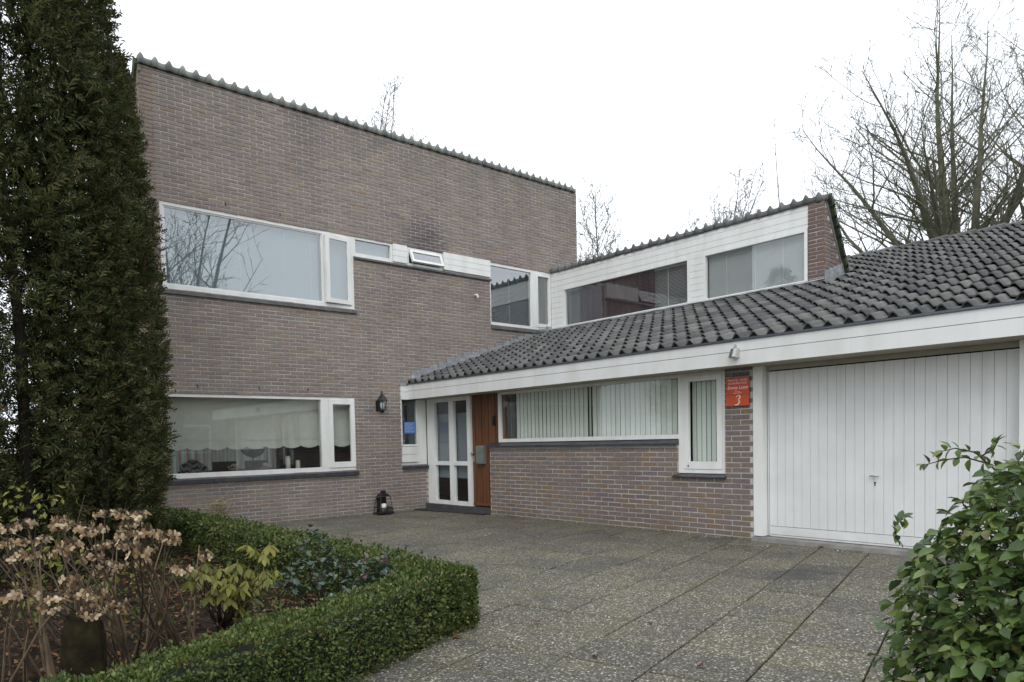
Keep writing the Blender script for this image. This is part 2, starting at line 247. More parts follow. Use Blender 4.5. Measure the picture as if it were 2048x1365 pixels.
# ------------------------------------------------------------------ mesh helpers
class MB:
    def __init__(s): s.v = []; s.f = []
    def face(s, pts):
        b = len(s.v); s.v.extend(tuple(p) for p in pts); s.f.append(tuple(range(b, b + len(pts)))); return s
    def box(s, x0, x1, y0, y1, z0, z1):
        b = len(s.v); x0, x1 = min(x0, x1), max(x0, x1); y0, y1 = min(y0, y1), max(y0, y1); z0, z1 = min(z0, z1), max(z0, z1)
        s.v += [(x0, y0, z0), (x1, y0, z0), (x1, y1, z0), (x0, y1, z0), (x0, y0, z1), (x1, y0, z1), (x1, y1, z1), (x0, y1, z1)]
        s.f += [tuple(b + i for i in q) for q in ((0, 3, 2, 1), (4, 5, 6, 7), (0, 1, 5, 4), (1, 2, 6, 5), (2, 3, 7, 6), (3, 0, 4, 7))]; return s
    def prism(s, poly, axis, a0, a1):
        """poly: list of 2-D points, extruded along axis (0=x,1=y,2=z) from a0 to a1"""
        def P(q, a):
            if axis == 0: return (a, q[0], q[1])
            if axis == 1: return (q[0], a, q[1])
            return (q[0], q[1], a)
        n = len(poly); b = len(s.v); s.v += [P(q, a0) for q in poly] + [P(q, a1) for q in poly]
        s.f.append(tuple(b + i for i in range(n))); s.f.append(tuple(b + n + i for i in reversed(range(n))))
        for i in range(n): j = (i + 1) % n; s.f.append((b + i, b + n + i, b + n + j, b + j))
        return s
    def tube(s, pts, rads, n=4):
        pts = [Vector(p) for p in pts]; b = len(s.v); k = len(pts)
        if isinstance(rads, (int, float)): rads = [rads] * k
        for i, p in enumerate(pts):
            t = (pts[min(i + 1, k - 1)] - pts[max(i - 1, 0)])
            if t.length < 1e-9: t = Vector((0, 0, 1))
            t.normalize(); a = t.cross(Vector((0, 0, 1)) if abs(t.z) < .95 else Vector((1, 0, 0))).normalized(); c = t.cross(a)
            for j in range(n):
                an = 2 * math.pi * j / n; q = p + (a * math.cos(an) + c * math.sin(an)) * rads[i]; s.v.append((q.x, q.y, q.z))
        for i in range(k - 1):
            for j in range(n):
                j2 = (j + 1) % n; s.f.append((b + i * n + j, b + i * n + j2, b + (i + 1) * n + j2, b + (i + 1) * n + j))
        s.f.append(tuple(b + j for j in reversed(range(n)))); s.f.append(tuple(b + (k - 1) * n + j for j in range(n))); return s
    def lathe(s, prof, cx, cy, n=16):
        b = len(s.v)
        for r, z in prof:
            for j in range(n): an = 2 * math.pi * j / n; s.v.append((cx + r * math.cos(an), cy + r * math.sin(an), z))
        for i in range(len(prof) - 1):
            for j in range(n): j2 = (j + 1) % n; s.f.append((b + i * n + j, b + i * n + j2, b + (i + 1) * n + j2, b + (i + 1) * n + j))
        s.f.append(tuple(b + j for j in reversed(range(n)))); s.f.append(tuple(b + (len(prof) - 1) * n + j for j in range(n))); return s
    def add(s, verts, faces):
        b = len(s.v); s.v.extend(verts); s.f.extend(tuple(b + i for i in f) for f in faces); return s
    def mesh(s, name, mat, smooth=False):
        me = bpy.data.meshes.new(name); me.from_pydata(s.v, [], s.f); me.validate(); me.update()
        me.materials.append(MATS[mat])
        if smooth: me.polygons.foreach_set('use_smooth', [True] * len(me.polygons))
        return me
    def build(s, name, mat, parent=None, smooth=False, **kw): return link(name, s.mesh(name, mat, smooth), parent, **kw)
def link(name, me, parent=None, loc=None, rot=None, scale=None, label=None, cat=None, group=None, kind=None):
    o = bpy.data.objects.new(name, me); COL.objects.link(o)
    if parent is not None:
        o.parent = parent
        if me is not None and parent.type == 'EMPTY': o.matrix_parent_inverse = Matrix.Translation(-parent.location)
    if loc is not None: o.location = loc
    if rot is not None: o.rotation_euler = rot
    if scale is not None: o.scale = scale
    if label: o['label'] = label
    if cat: o['category'] = cat
    if group: o['group'] = group
    if kind: o['kind'] = kind
    return o
def thing(name, loc, label, cat, group=None): return link(name, None, None, loc=loc, label=label, cat=cat, group=group)
def box(name, mat, parent, x0, x1, y0, y1, z0, z1, **kw): return MB().box(x0, x1, y0, y1, z0, z1).build(name, mat, parent, **kw)
U = random.uniform

# ------------------------------------------------------------------ ground
g = MB(); g.face([(-400, -400, -.06), (600, -400, -.06), (600, 600, -.06), (-400, 600, -.06)])
g.build('ground', 'lawn', kind='structure')
g = MB(); g.face([(-12, -16, -.035), (1.2, -16, -.035), (1.2, 1.2, -.035), (-12, 1.2, -.035)])
drive = g.build('driveway', 'joint_earth', kind='structure')
BED = [(-5.02, -1.0), (-5.12, -7.4), (-5.4, -7.62), (-6.25, -7.95), (-7.6, -8.45), (-9.5, -9.0), (-12, -9.0), (-12, 1), (-5.02, 1)]
def inpoly(x, y, P):
    r = False; n = len(P)
    for i in range(n):
        x1, y1 = P[i]; x2, y2 = P[(i + 1) % n]
        if (y1 > y) != (y2 > y) and x < (x2 - x1) * (y - y1) / (y2 - y1) + x1: r = not r
    return r
ang = R(14.5); ta = Vector((math.cos(ang), math.sin(ang), 0)); na = Vector((-math.sin(ang), math.cos(ang), 0))
PIT = .508
def slab_mesh(name, h=.2485):
    s = MB(); c = .006; zt, zb = 0, -.03; i = h - c
    V = [(-h, -h, zb), (h, -h, zb), (h, h, zb), (-h, h, zb), (-h, -h, zt - c), (h, -h, zt - c), (h, h, zt - c), (-h, h, zt - c), (-i, -i, zt), (i, -i, zt), (i, i, zt), (-i, i, zt)]
    Fc = [(8, 9, 10, 11)]
    for a in range(4): b2 = (a + 1) % 4; Fc += [(a, b2, 4 + b2, 4 + a), (4 + a, 4 + b2, 8 + b2, 8 + a)]
    s.add(V, Fc); return s.mesh(name, 'aggregate')
sm_ = slab_mesh('slab'); cells = []
for i in range(-34, 34):
    for j in range(-34, 34):
        d0 = -7.22 + j * PIT; t0 = -6.73 + i * PIT
        p = ta * t0 + na * d0
        if p.x > .45 or p.x < -10.5 or p.y > .3 or p.y < -14 or inpoly(p.x, p.y, BED): continue
        u, v, w = pix((p.x, p.y, 0)); vis = w > .8 and -120 < u < 2170 and v < 1520
        cells.append((0 if vis else 1, w if w > 0 else 99, p))
cells.sort(key=lambda c: (c[0], c[1]))
rest = MB()
for k, (nv, w, p) in enumerate(cells):
    zz = U(-.004, .003); rt = (U(-.003, .003), U(-.003, .003), ang + U(-.006, .006))
    if k < 300 and not nv: link('slab', sm_, drive, loc=(p.x, p.y, zz), rot=rt)
    else:
        mm_ = Matrix.Translation((p.x, p.y, zz)) @ Matrix.Rotation(ang, 4, 'Z')
        rest.add([tuple(mm_ @ v.co) for v in sm_.vertices], [tuple(q.vertices) for q in sm_.polygons])
if rest.v: rest.build('slab_paving', 'aggregate', drive, kind='stuff')
# planting bed
b = MB(); n = 60; xs = [-9.6 + i * 4.6 / n for i in range(n + 1)]; ys = [-9.2 + i * 9.6 / n for i in range(n + 1)]
from mathutils import noise as mn
for x in xs:
    for y in ys: b.v.append((x, y, .02 + .04 * mn.noise((x * 2, y * 2, 0)) + .03 * mn.noise((x * 7, y * 7, 3))))
for i in range(n):
    for j in range(n):
        cx, cy = (xs[i] + xs[i + 1]) / 2, (ys[j] + ys[j + 1]) / 2
        if inpoly(cx, cy, BED): a = i * (n + 1) + j; b.f.append((a, a + n + 1, a + n + 2, a + 1))
b.build('planting_bed', 'soil', smooth=True, kind='structure')

# ------------------------------------------------------------------ house
house = thing('brick_house', (0, 0, 0), 'brown brick house with tiled mono-pitch gable and low white-fasciaed garage wing', 'house')
CO_A, PI_A = .0625, .238; CO_B, PI_B = .0672, .250
SL = .3227; ZE = 2.46; XE = -.19
def roofz(x): return ZE + SL * (x - XE)
def wall_cells(us, ue, zs, ze, holes):
    """rectangles (u0,u1,z0,z1) that fill the wall outside the holes"""
    eu = sorted(set([us, ue] + [h for H in holes for h in H[:2] if us < h < ue])); ez = sorted(set([zs, ze] + [h for H in holes for h in H[2:] if zs < h < ze])); out = []
    for z0, z1 in zip(ez, ez[1:]):
        run = None
        for u0, u1 in zip(eu, eu[1:]):
            cu, cz = (u0 + u1) / 2, (z0 + z1) / 2; solid = not any(H[0] < cu < H[1] and H[2] < cz < H[3] for H in holes)
            if solid: run = (run[0], u1) if run else (u0, u1)
            if (not solid or u1 == eu[-1]) and run: out.append((run[0], run[1], z0, z1)); run = None
    return out
def lay(us, ue, zs, ze, holes, pitch, course, clip=None, phase=0.0):
    """running bond: list of (u0,u1,z0,z1) bricks"""
    out = []; nr = int(math.ceil((ze - zs) / course)); J = .0145
    for r_ in range(nr):
        z0 = zs + r_ * course; z1 = min(z0 + course - J, ze - .002); zc = (z0 + z1) / 2
        if z1 - z0 < .018: continue
        iv = [(us, ue)]
        for H in holes:
            if H[2] < zc < H[3]:
                nv = []
                for a, b2 in iv:
                    if H[1] <= a or H[0] >= b2: nv.append((a, b2)); continue
                    if H[0] > a: nv.append((a, H[0]))
                    if H[1] < b2: nv.append((H[1], b2))
                iv = nv
        off = phase + (pitch / 2 if r_ % 2 else 0)
        for a, b2 in iv:
            k = math.floor((a - us - off) / pitch)
            while True:
                u0 = us + off + k * pitch; u1 = u0 + pitch - J; k += 1
                if u0 >= b2: break
                u0, u1 = max(u0, a), min(u1, b2)
                if u1 - u0 < .03: continue
                if clip and not clip((u0 + u1) / 2, zc): continue
                out.append((u0, u1, z0, z1))
    return out
def brick_unit():
    h = .004
    V = [(0, 0, 0), (1, 0, 0), (1, 0, 1), (0, 0, 1)]
    return V
def brick_vf(sx, sz, proud=.0035, depth=.03, c=.002):
    V = [(0, depth, 0), (sx, depth, 0), (sx, depth, sz), (0, depth, sz), (0, -proud + c, 0), (sx, -proud + c, 0), (sx, -proud + c, sz), (0, -proud + c, sz), (c, -proud, c), (sx - c, -proud, c), (sx - c, -proud, sz - c), (c, -proud, sz - c)]
    Fc = [(8, 9, 10, 11)]
    for a in range(4): b2 = (a + 1) % 4; Fc += [(a, b2, 4 + b2, 4 + a), (4 + a, 4 + b2, 8 + b2, 8 + a)]
    return V, Fc
BR_ALL = []   # (distance, wall part, matrix, sx, sz, material)
def put_bricks(bricks, wall, frame, mat):
    for (u0, u1, z0, z1) in bricks:
        mtx = frame @ Matrix.Translation((u0, U(-.0022, .0022), z0 + U(-.0022, .0022))) @ Matrix.Rotation(U(-.008, .008), 4, 'Y'); c = mtx @ Vector(((u1 - u0) / 2, 0, (z1 - z0) / 2))
        u, v, w = pix(c); vis = w > 0 and -20 < u < 2068 and -20 < v < 1400
        BR_ALL.append((0 if vis else 1, (c - CAM).length, wall, mtx, u1 - u0, z1 - z0, mat))

# --- wall of the tall part (plane y = 0)
HA = [(-4.70, -1.30, 3.77, 5.116), (-1.30, 2.03, 4.75, 5.116), (2.03, 3.90, 3.77, 5.116), (-4.80, -1.36, .83, 2.175), (-.345, .275, .875, 2.46), (.275, 6, -.1, 2.46)]
wA = MB()
for (a, b2, c, d) in wall_cells(-4.93, 4.80, -.1, 7.06, HA): wA.box(a, b2, .004, .20, c, d)
wA = wA.build('wall', 'mortar', house)
put_bricks(lay(-4.93, 4.80, -.02, 7.075, HA, PI_A, CO_A, clip=lambda u, z: not (u > .28 and z < roofz(u) - .25), phase=.06), wA, Matrix.Translation((0, 0, 0)), 'brick_old')
# side returns of the tall part
e1 = MB().prism([(.204, 2.4), (2.6, 2.45), (.204, 6.75)], 0, 4.60, 4.796).build('wall', 'mortar', house)
e2 = MB().prism([(.003, -.1), (5, -.1), (5, 2.4), (2.6, 2.45), (.204, 6.75), (.003, 7.05)], 0, -4.936, -4.73).build('wall', 'brick_old', house)
bw = MB(); bw.box(-4.73, -4.15, 5.0, 5.2, -.1, 2.36); bw.box(-.75, 4.6, 5.0, 5.2, -.1, 2.36); bw.box(-4.15, -.75, 5.0, 5.2, -.1, .25); bw.build('wall', 'mortar', house)
box('pane', 'plain_glass', house, -4.15, -.75, 5.08, 5.088, .25, 2.36)
# --- garage wing front (plane x = .234)
XB = .234; HB = [(5.75 - 1.9, 6.46 - 1.9, .80, 3)]
FB = Matrix.Translation((XB, -1.9, 0)) @ Matrix.Rotation(R(-90), 4, 'Z')
wB = MB()
wB.box(XB + .004, XB + .30, -1.904, -5.745, -.1, 1.205); wB.box(XB + .004, XB + .30, -5.745, -6.46, -.1, .765); wB.box(XB + .004, XB + .30, -6.46, -6.829, -.1, 2.152)
wB = wB.build('wall', 'mortar', house)
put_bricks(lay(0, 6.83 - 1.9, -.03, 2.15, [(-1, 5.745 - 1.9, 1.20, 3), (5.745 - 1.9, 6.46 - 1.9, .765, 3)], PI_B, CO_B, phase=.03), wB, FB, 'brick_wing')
# --- dormer pier and end wall
XD = 3.90; YP0, YP1 = -5.83, -6.09
wD = MB().box(XD - .016, XD + .2, YP0 - .004, YP1 + .004, 3.5, 5.085)
wD.prism([(XD - .008, 3.4), (4.62, 3.6), (4.60, 4.02), (3.97, 5.10), (XD - .008, 5.10)], 1, YP1 + .007, YP1 + .2)
wD = wD.build('wall', 'mortar', house)
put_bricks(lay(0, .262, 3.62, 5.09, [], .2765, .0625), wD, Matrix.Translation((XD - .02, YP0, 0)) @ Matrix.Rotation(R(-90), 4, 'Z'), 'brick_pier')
put_bricks(lay(0, .8, 3.62, 5.10, [], .235, .0625, clip=lambda u, z: XD + u < 4.60 - (z - 4.02) * .583 - .03), wD, Matrix.Translation((XD - .02, YP1, 0)), 'brick_wing')
# --- hand out the bricks: the 300 that show largest are pieces of their own
BR_ALL.sort(key=lambda b: (b[0], b[1])); cache = {}; rest = {}
for k, (nv, dist, wall, mtx, sx, sz, mt) in enumerate(BR_ALL):
    if k < 300:
        key = (round(sx, 3), round(sz, 3), mt)
        if key not in cache: s = MB(); s.add(*brick_vf(*key[:2])); cache[key] = s.mesh('brick', mt)
        o = link('brick', cache[key], wall); o.matrix_world = mtx
        o.location = mtx.translation; o.rotation_euler = mtx.to_euler()
    else:
        s = rest.setdefault((wall.name, mt), (wall, MB()))[1]; V, Fc = brick_vf(sx, sz); s.add([tuple(mtx @ Vector(v)) for v in V], Fc)
for (wn, mt), (wall, s) in rest.items(): s.build('brickwork', mt, wall, kind='stuff')

# --- coping and ridge tiles (mono-pitch ridge tiles with a front flange)
def wave(t):
    t = t % 1.0; d = t - .26
    if abs(d) < .24: return .060 * math.cos(math.pi * d / .48) ** 1.1
    t2 = (t - .50) % 1.0; return -.009 * math.sin(math.pi * min(1, t2 / .52))
def flange_tile(w, drop, back, fall, mat):
    s = MB(); n = 12; b = 0; rows = []
    for i in range(n + 1):
        t = i / n; h = wave(t * .999); x = t * (w - .004); f = -.012 - max(0, h) * .45
        rows.append([(x, f + .012, -drop), (x, f, -drop), (x, f * .9, h * .55 - .01), (x, f * .5, h), (x, back, h - fall), (x, back, h - fall - .018), (x, f + .03, h - .02)])
    for r_ in rows: s.v += r_
    k = 7
    for i in range(n):
        for j in range(k): j2 = (j + 1) % k; s.f.append((i * k + j, (i + 1) * k + j, (i + 1) * k + j2, i * k + j2))
    s.f.append(tuple(range(k))); s.f.append(tuple(n * k + j for j in reversed(range(k))))
    return s.mesh('ridge_tile', mat, True)
rA = MB(); rA.prism([(.02, 7.03), (2.62, 2.4), (5.1, 2.36), (5.1, 2.5), (2.70, 2.52), (.10, 7.16), (.02, 7.16)], 0, -4.935, 4.80); rA = rA.build('roof', 'dormer_tile', house)
W1 = .2068; me = flange_tile(W1, .10, .30, .30, 'ridge_tile')
for i in range(47): link('ridge_tile', me, rA, loc=(-4.945 + i * W1, -.012 + U(-.006, .006), 7.180 + U(-.006, .006)), rot=(U(-.02, .02), U(-.012, .012), U(-.012, .012)))
rD = MB(); rD.prism([(3.93, 5.08), (4.60, 3.93), (4.68, 3.97), (3.97, 5.20)], 1, -.02, -6.10); rD = rD.build('roof', 'dormer_tile', house)
W2 = .2045; me = flange_tile(W2, .10, .30, .28, 'dormer_tile')
for i in range(30): link('ridge_tile', me, rD, loc=(3.885 + U(-.006, .006), -.02 - i * W2, 5.186 + U(-.006, .006)), rot=(U(-.02, .02), U(-.015, .015), R(-90) + U(-.012, .012)))
vl = MB()
for i in range(9):
    t0, t1 = i / 9, (i + 1) / 9 + .03; a = Vector((0, .06, 7.14)).lerp(Vector((0, 2.66, 2.5)), t0); b2 = Vector((0, .06, 7.14)).lerp(Vector((0, 2.66, 2.5)), t1)
    vl.prism([(a.y - .05, a.z - .06), (b2.y - .05, b2.z - .06), (b2.y + .03, b2.z + .05), (a.y + .02, a.z + .05)], 0, -4.975, -4.90)
vl.build('verge_tile', 'moss_tile', rA)
# verge of the steep back slope
vg = MB()
for i in range(8):
    t0, t1 = i / 8, (i + 1) / 8 + .03
    a = Vector((3.985, 0, 5.18)).lerp(Vector((4.66, 0, 3.98)), t0); b2 = Vector((3.985, 0, 5.18)).lerp(Vector((4.66, 0, 3.98)), t1); o_ = .016 * (1 - (i % 2) * .3)
    vg.prism([(a.x - .035, a.z - .02), (b2.x - .035, b2.z - .02), (b2.x + o_, b2.z + .03), (a.x + o_ - .01, a.z + .03)], 1, -6.06, -6.165)
vg.build('verge_tile', 'moss_tile', rD)

# --- wing roof
rW = MB(); zr = roofz(6.85)
rW.prism([(XE, ZE - .06), (6.85, zr - .06), (10.5, zr - 1.2), (10.5, zr - 1.4), (6.85, zr - .2), (XE + .05, ZE - .16)], 1, -.01, -10.3); rW = rW.build('roof', 'dark_gap', house)
th = math.atan(SL); TW, TC, TL = .2118, .326, .395
def tile_mesh():
    s = MB(); n = 12; k = 4; tk = .016
    for i in range(n + 1):
        t = i / n; h = wave(t * .999); y = -t * (TW + .006)
        s.v += [(0, y, h), (TL, y, h - .046), (TL, y, h - .046 - tk), (0, y, h - tk)]
    for i in range(n):
        for j in range(k): j2 = (j + 1) % k; s.f.append((i * k + j, i * k + j2, (i + 1) * k + j2, (i + 1) * k + j))
    s.f.append((3, 2, 1, 0)); s.f.append(tuple(n * k + j for j in range(k)))
    me = s.mesh('roof_tile', 'roof_tile', True)
    for p_ in me.polygons:
        if abs(p_.normal.x) > .7 or abs(p_.normal.y) > .9: p_.use_smooth = False
    return me
tm = tile_mesh(); tiles = []
NR = int((6.85 - XE) / math.cos(th) / TC) + 1
for r_ in range(NR):
    s0 = r_ * TC; x = XE + .004 + s0 * math.cos(th); z = ZE + .014 + s0 * math.sin(th)
    for c_ in range(49):
        y = -.03 - c_ * TW
        xm = x + .2
        if y > -6.22 and 3.78 < xm < 4.72: continue
        if y > -4.4 and xm >= 4.72: continue
        if x + TL > 3.9 and x < 3.9 and y > -6.2 and False: continue
        u, v, w = pix((x + .2, y - .1, z + .06)); vis = -30 < u < 2080
        tiles.append((0 if vis else 1, (Vector((x, y, z)) - CAM).length, x, y, z))
tiles.sort(); rest = MB()
for k, (nv, d, x, y, z) in enumerate(tiles):
    lo = (x + U(-.004, .004), y + U(-.003, .003), z + U(-.003, .006)); ro = (U(-.016, .016), -th + U(-.014, .014), U(-.018, .018))
    if k < 300: link('roof_tile', tm, rW, loc=lo, rot=ro)
    else:
        from mathutils import Euler
        mm_ = Matrix.Translation(lo) @ Euler(ro).to_matrix().to_4x4(); rest.add([tuple(mm_ @ v.co) for v in tm.vertices], [tuple(q.vertices) for q in tm.polygons])
o = rest.build('roof_tiling', 'roof_tile', rW, kind='stuff', smooth=True)
for p_ in o.data.polygons:
    n_ = p_.normal
    if n_.x < -.8 or abs(n_.y) > .9: p_.use_smooth = False
# black comb that closes the tile ends at the eaves
cb_ = MB(); nc = 49 * 10
for i in range(nc + 1):
    y = -.03 - i * TW / 10; h_ = wave((i / 10) % 1.0 * .999); cb_.v += [(XE + .022, y, ZE - .03), (XE + .022, y, ZE + .010 + h_ - .012)]
for i in range(nc): cb_.f.append((2 * i, 2 * i + 2, 2 * i + 3, 2 * i + 1))
cb_.build('eaves_comb', 'dark_gap', rW)
# ridge covering of the wing: row of half-round caps
rc = MB()
for i in range(14):
    y0 = -4.4 - i * .42
    rc.tube([(6.87, y0, zr - .02), (6.87, y0 - .44, zr - .005)], [.085, .10], 10)
rc.build('ridge_cap', 'roof_tile', rW, smooth=False)
# dropped leaves caught between the tiles
lit = MB()
for i in range(1100):
    x = U(.1, 6.2); y = U(-10, -3.0) if random.random() < .8 else U(-3, -.3)
    if y > -6.2 and x > 3.6: continue
    if mn.noise((x * .8, y * .8, 5)) < -.05 and random.random() < .8: continue
    ci = round((-.03 - y) / TW) ; y = -.03 - ci * TW - TW * U(.62, .92); z = roofz(x) + .028
    a = U(0, 6.28); l, w = U(.010, .028), U(.006, .014); ca, sa = math.cos(a), math.sin(a)
    pts = [(l, 0), (0, w), (-l, 0), (0, -w)]
    lit.face([(x + p_[0] * ca - p_[1] * sa, y + (p_[0] * sa + p_[1] * ca), z + SL * (p_[0] * ca - p_[1] * sa) + U(-.004, .006)) for p_ in pts])
lit.build('roof_litter', 'dead_leaf', kind='stuff', label='small brown fallen leaves lying between the wing roof tiles', cat='leaves')

# --- fascia, soffit, gutter edge
fz = [(2.152, 2.309), (2.315, 2.444)]
for z0, z1 in fz: box('fascia_board', 'fascia_paint', house, XE, XE + .028, -.012, -10.3, z0, z1)
box('fascia_board', 'fascia_paint', house, -.345, XE + .001, -.016, .05, 2.152, 2.295); box('fascia_board', 'fascia_paint', house, -.345, XE + .001, -.016, .05, 2.301, 2.415)
box('backing_board', 'dark_gap', house, XE + .029, XE + .06, -.012, -10.3, 2.16, 2.44)
MB().prism([(XE - .022, 2.440), (XE - .012, 2.434), (XE + .05, 2.452), (XE + .05, 2.462), (XE - .022, 2.462)], 1, .02, -10.3).build('drip_edge', 'drip_metal', house)
box('soffit', 'soffit_paint', house, XE + .029, .60, .003, -6.9, 2.157, 2.172)
box('soffit', 'soffit_paint', house, XE + .029, .60, -6.901, -10.3, 2.157, 2.172)
# --- lead step flashing
fl = 0
for i in range(18):
    x0 = -.08 + i * .222; x1 = x0 + .245; zb = roofz(x0) - .04; zt = roofz(x0) + (.21 if i < 7 else .175) + U(-.008, .012)
    if x1 > 3.86: x1 = 3.86
    y = -.014 - .004 * (i % 2) - U(0, .004)
    MB().prism([(x0, zb), (x1, zb + SL * (x1 - x0)), (x1 - .004, zt + U(-.004, .004)), (x0 + .003, zt)], 1, y, y + .006).build('flashing', 'lead', rW)
MB().prism([(-.36, 2.415), (-.06, 2.425), (-.05, 2.50), (-.20, 2.485), (-.36, 2.47)], 1, -.03, -.002).build('flashing', 'lead', rW)
f = MB(); n = 30
for i in range(n + 1):
    y = -.02 - 6.1 * i / n; f.v += [(3.80 + U(-.02, .02), y, roofz(3.80) + .055 + U(-.006, .01)), (3.885, y, roofz(3.885) + .07)]
for i in range(n): f.f.append((2 * i, 2 * i + 2, 2 * i + 3, 2 * i + 1))
f.build('flashing', 'lead', rW)
for i in range(5):
    x0 = 3.86 + i * .15; x1 = x0 + .16; z0 = roofz(x0) - .02
    MB().prism([(x0, z0), (x1, z0 + SL * .16), (x1, roofz(x1) + .17), (x0, roofz(x0) + .18 + U(0, .02))], 1, YP1 - .02 - .004 * (i % 2), YP1 - .012).build('flashing', 'lead', rW)
MB().prism([(YP0 + .05, 3.74), (YP1 - .02, 3.74), (YP1 - .02, 3.80), (YP0 + .05, 3.815)], 0, 3.84, 3.872).build('flashing', 'lead', rW)

# --- windows.  axis 'A': u = x, plane y, outward -y ; axis 'B': u = -y, plane x, outward -x
def fbox(ax, u0, u1, d0, d1, z0, z1, mb=None):
    mb = mb or MB()
    if ax == 'A': return mb.box(u0, u1, d0, d1, z0, z1)
    return mb.box(d0, d1, -u0, -u1, z0, z1)
def frame_rect(name, mat, parent, ax, u0, u1, z0, z1, w, d0, d1, wb=None, wt=None):
    wb = wb or w; wt = wt or w; s = MB()
    fbox(ax, u0, u0 + w, d0, d1, z0, z1, s); fbox(ax, u1 - w, u1, d0, d1, z0, z1, s)
    fbox(ax, u0 + w, u1 - w, d0, d1, z0, z0 + wb, s); fbox(ax, u0 + w, u1 - w, d0, d1, z1 - wt, z1, s)
    return s.build(name, mat, parent)
def pane(parent, ax, u0, u1, d, z0, z1, mat='window_glass'): return fbox(ax, u0, u1, d, d + .008, z0, z1).build('pane', mat, parent)
def venetian(ax, u0, u1, d, z0, z1, label, cords, pitch=.0255, mat='blind_white', cover=1.04):
    base = (u0, d, z0) if ax == 'A' else (d, -u0, z0)
    t = thing('venetian_blind', base, label, 'blind'); s = MB(); z = z1 - .03
    while z > z0 + .02:
        a, b2 = (d, z), (d + .010, z + pitch * cover)
        if ax == 'A': s.face([(u0, a[0], a[1]), (u1, a[0], a[1]), (u1, b2[0], b2[1]), (u0, b2[0], b2[1])])
        else: s.face([(a[0], -u0, a[1]), (a[0], -u1, a[1]), (b2[0], -u1, b2[1]), (b2[0], -u0, b2[1])])
        z -= pitch
    s.build('slats', mat, t, kind='stuff'); fbox(ax, u0, u1, d - .012, d + .03, z1 - .03, z1).build('head_rail', 'blind_white', t)
    fbox(ax, u0, u1, d - .004, d + .016, z0, z0 + .02).build('bottom_rail', 'blind_white', t)
    for c_ in cords: fbox(ax, c_ - .004, c_ + .004, d - .006, d - .003, z0, z1).build('cord', 'cord_white', t)
def ledge(parent, ax, u0, u1, z0, z1, out, mat, back=.05):
    if ax == 'A': poly = [(-out, z0), (back, z0), (back, z1 + .02), (-out, z1 - .012)]; return MB().prism(poly, 0, u0, u1).build('sill', mat, parent)
    poly = [(XB - out, z0), (XB + back, z0), (XB + back, z1 + .02), (XB - out, z1 - .012)]; return MB().prism(poly, 1, -u0, -u1).build('sill', mat, parent)

# upper-left window with side casement standing ajar
w = frame_rect('window', 'white_paint', house, 'A', -4.70, -1.30, 3.77, 5.114, .055, .012, .11, wb=.075, wt=.06)
box('mullion', 'white_paint', w, -1.925, -1.865, .010, .112, 3.845, 5.054)
frame_rect('glazing_bead', 'white_paint', w, 'A', -4.645, -1.925, 3.845, 5.054, .022, .028, .06)
pane(w, 'A', -4.63, -1.94, .045, 3.86, 5.04)
ledge(w, 'A', -4.72, -1.285, 3.70, 3.765, .045, 'weathered_sill')
cs = frame_rect('casement', 'white_paint', w, 'A', -.535, 0, 3.85, 5.05, .075, -.012, .04); cs.location = (-1.365, .0, 0); 
pn = pane(cs, 'A', -.462, -.073, .008, 3.92, 4.98)
cs.rotation_euler = (0, 0, R(5.5))
venetian('A', -4.62, -1.95, .14, 3.86, 5.04, 'pale blue-grey blind behind the large upper window next to the conifer', (-4.2, -3.4, -2.6, -2.1))
venetian('A', -1.85, -1.37, .14, 3.90, 5.02, 'pale blind behind the narrow casement standing ajar upstairs', ())
# strip of small lights and white panels
w = frame_rect('window', 'white_paint', house, 'A', -1.299, -.43, 4.752, 5.114, .05, .012, .10, wb=.065)
pane(w, 'A', -1.25, -.48, .05, 4.815, 5.065)
venetian('A', -1.24, -.49, .13, 4.83, 5.06, 'half lowered blind in the small strip window beside the white panels', ())
pnl = MB().box(-.43, -.095, .02, .08, 4.752, 5.11); pnl = pnl.build('panel', 'white_paint', house)
for k in range(3): box('board', 'white_paint', pnl, -.428, -.105, -.012, .019, 4.775 + k * .113, 4.775 + k * .113 + .108)
w = frame_rect('window', 'white_paint', house, 'A', -.095, .775, 4.752, 5.10, .045, .012, .10)
hp = frame_rect('casement', 'white_paint', w, 'A', -.045, .725, -.275, 0, .05, -.012, .03); hp.location = (0, .0, 5.055); hp.rotation_euler = (R(-24), 0, 0)
pane(hp, 'A', .003, .677, .006, -.228, -.047)
box('gap', 'dark_gap', w, -.05, .73, .06, .07, 4.79, 5.06)
pnl = MB().box(.775, 2.03, .02, .08, 4.752, 5.12).build('panel', 'white_paint', house)
for k in range(3): box('board', 'white_paint', pnl, .777, 2.03, -.028, .019, 4.777 + k * .116, 4.777 + k * .116 + .1115)
ledge(pnl, 'A', -1.295, 2.05, 4.70, 4.745, .045, 'weathered_sill')
# upper-right corner window
w = frame_rect('window', 'white_paint', house, 'A', 2.03, 3.90, 3.79, 5.114, .03, .012, .11, wb=.06, wt=.07)
box('mullion', 'white_paint', w, 3.265, 3.42, .008, .112, 3.85, 5.044)
pane(w, 'A', 2.055, 3.27, .045, 3.84, 5.05); pane(w, 'A', 3.42, 3.82, .045, 3.92, 4.99)
frame_rect('casement', 'white_paint', w, 'A', 3.42, 3.88, 3.855, 5.04, .055, .0, .05, wb=.075, wt=.05)
ledge(w, 'A', 2.03, 3.885, 3.70, 3.775, .045, 'weathered_sill')
venetian('A', 2.06, 3.26, .14, 3.84, 5.04, 'blind behind the upstairs corner window that mirrors the dormer', (2.7,), .027, 'blind_shade', .55)
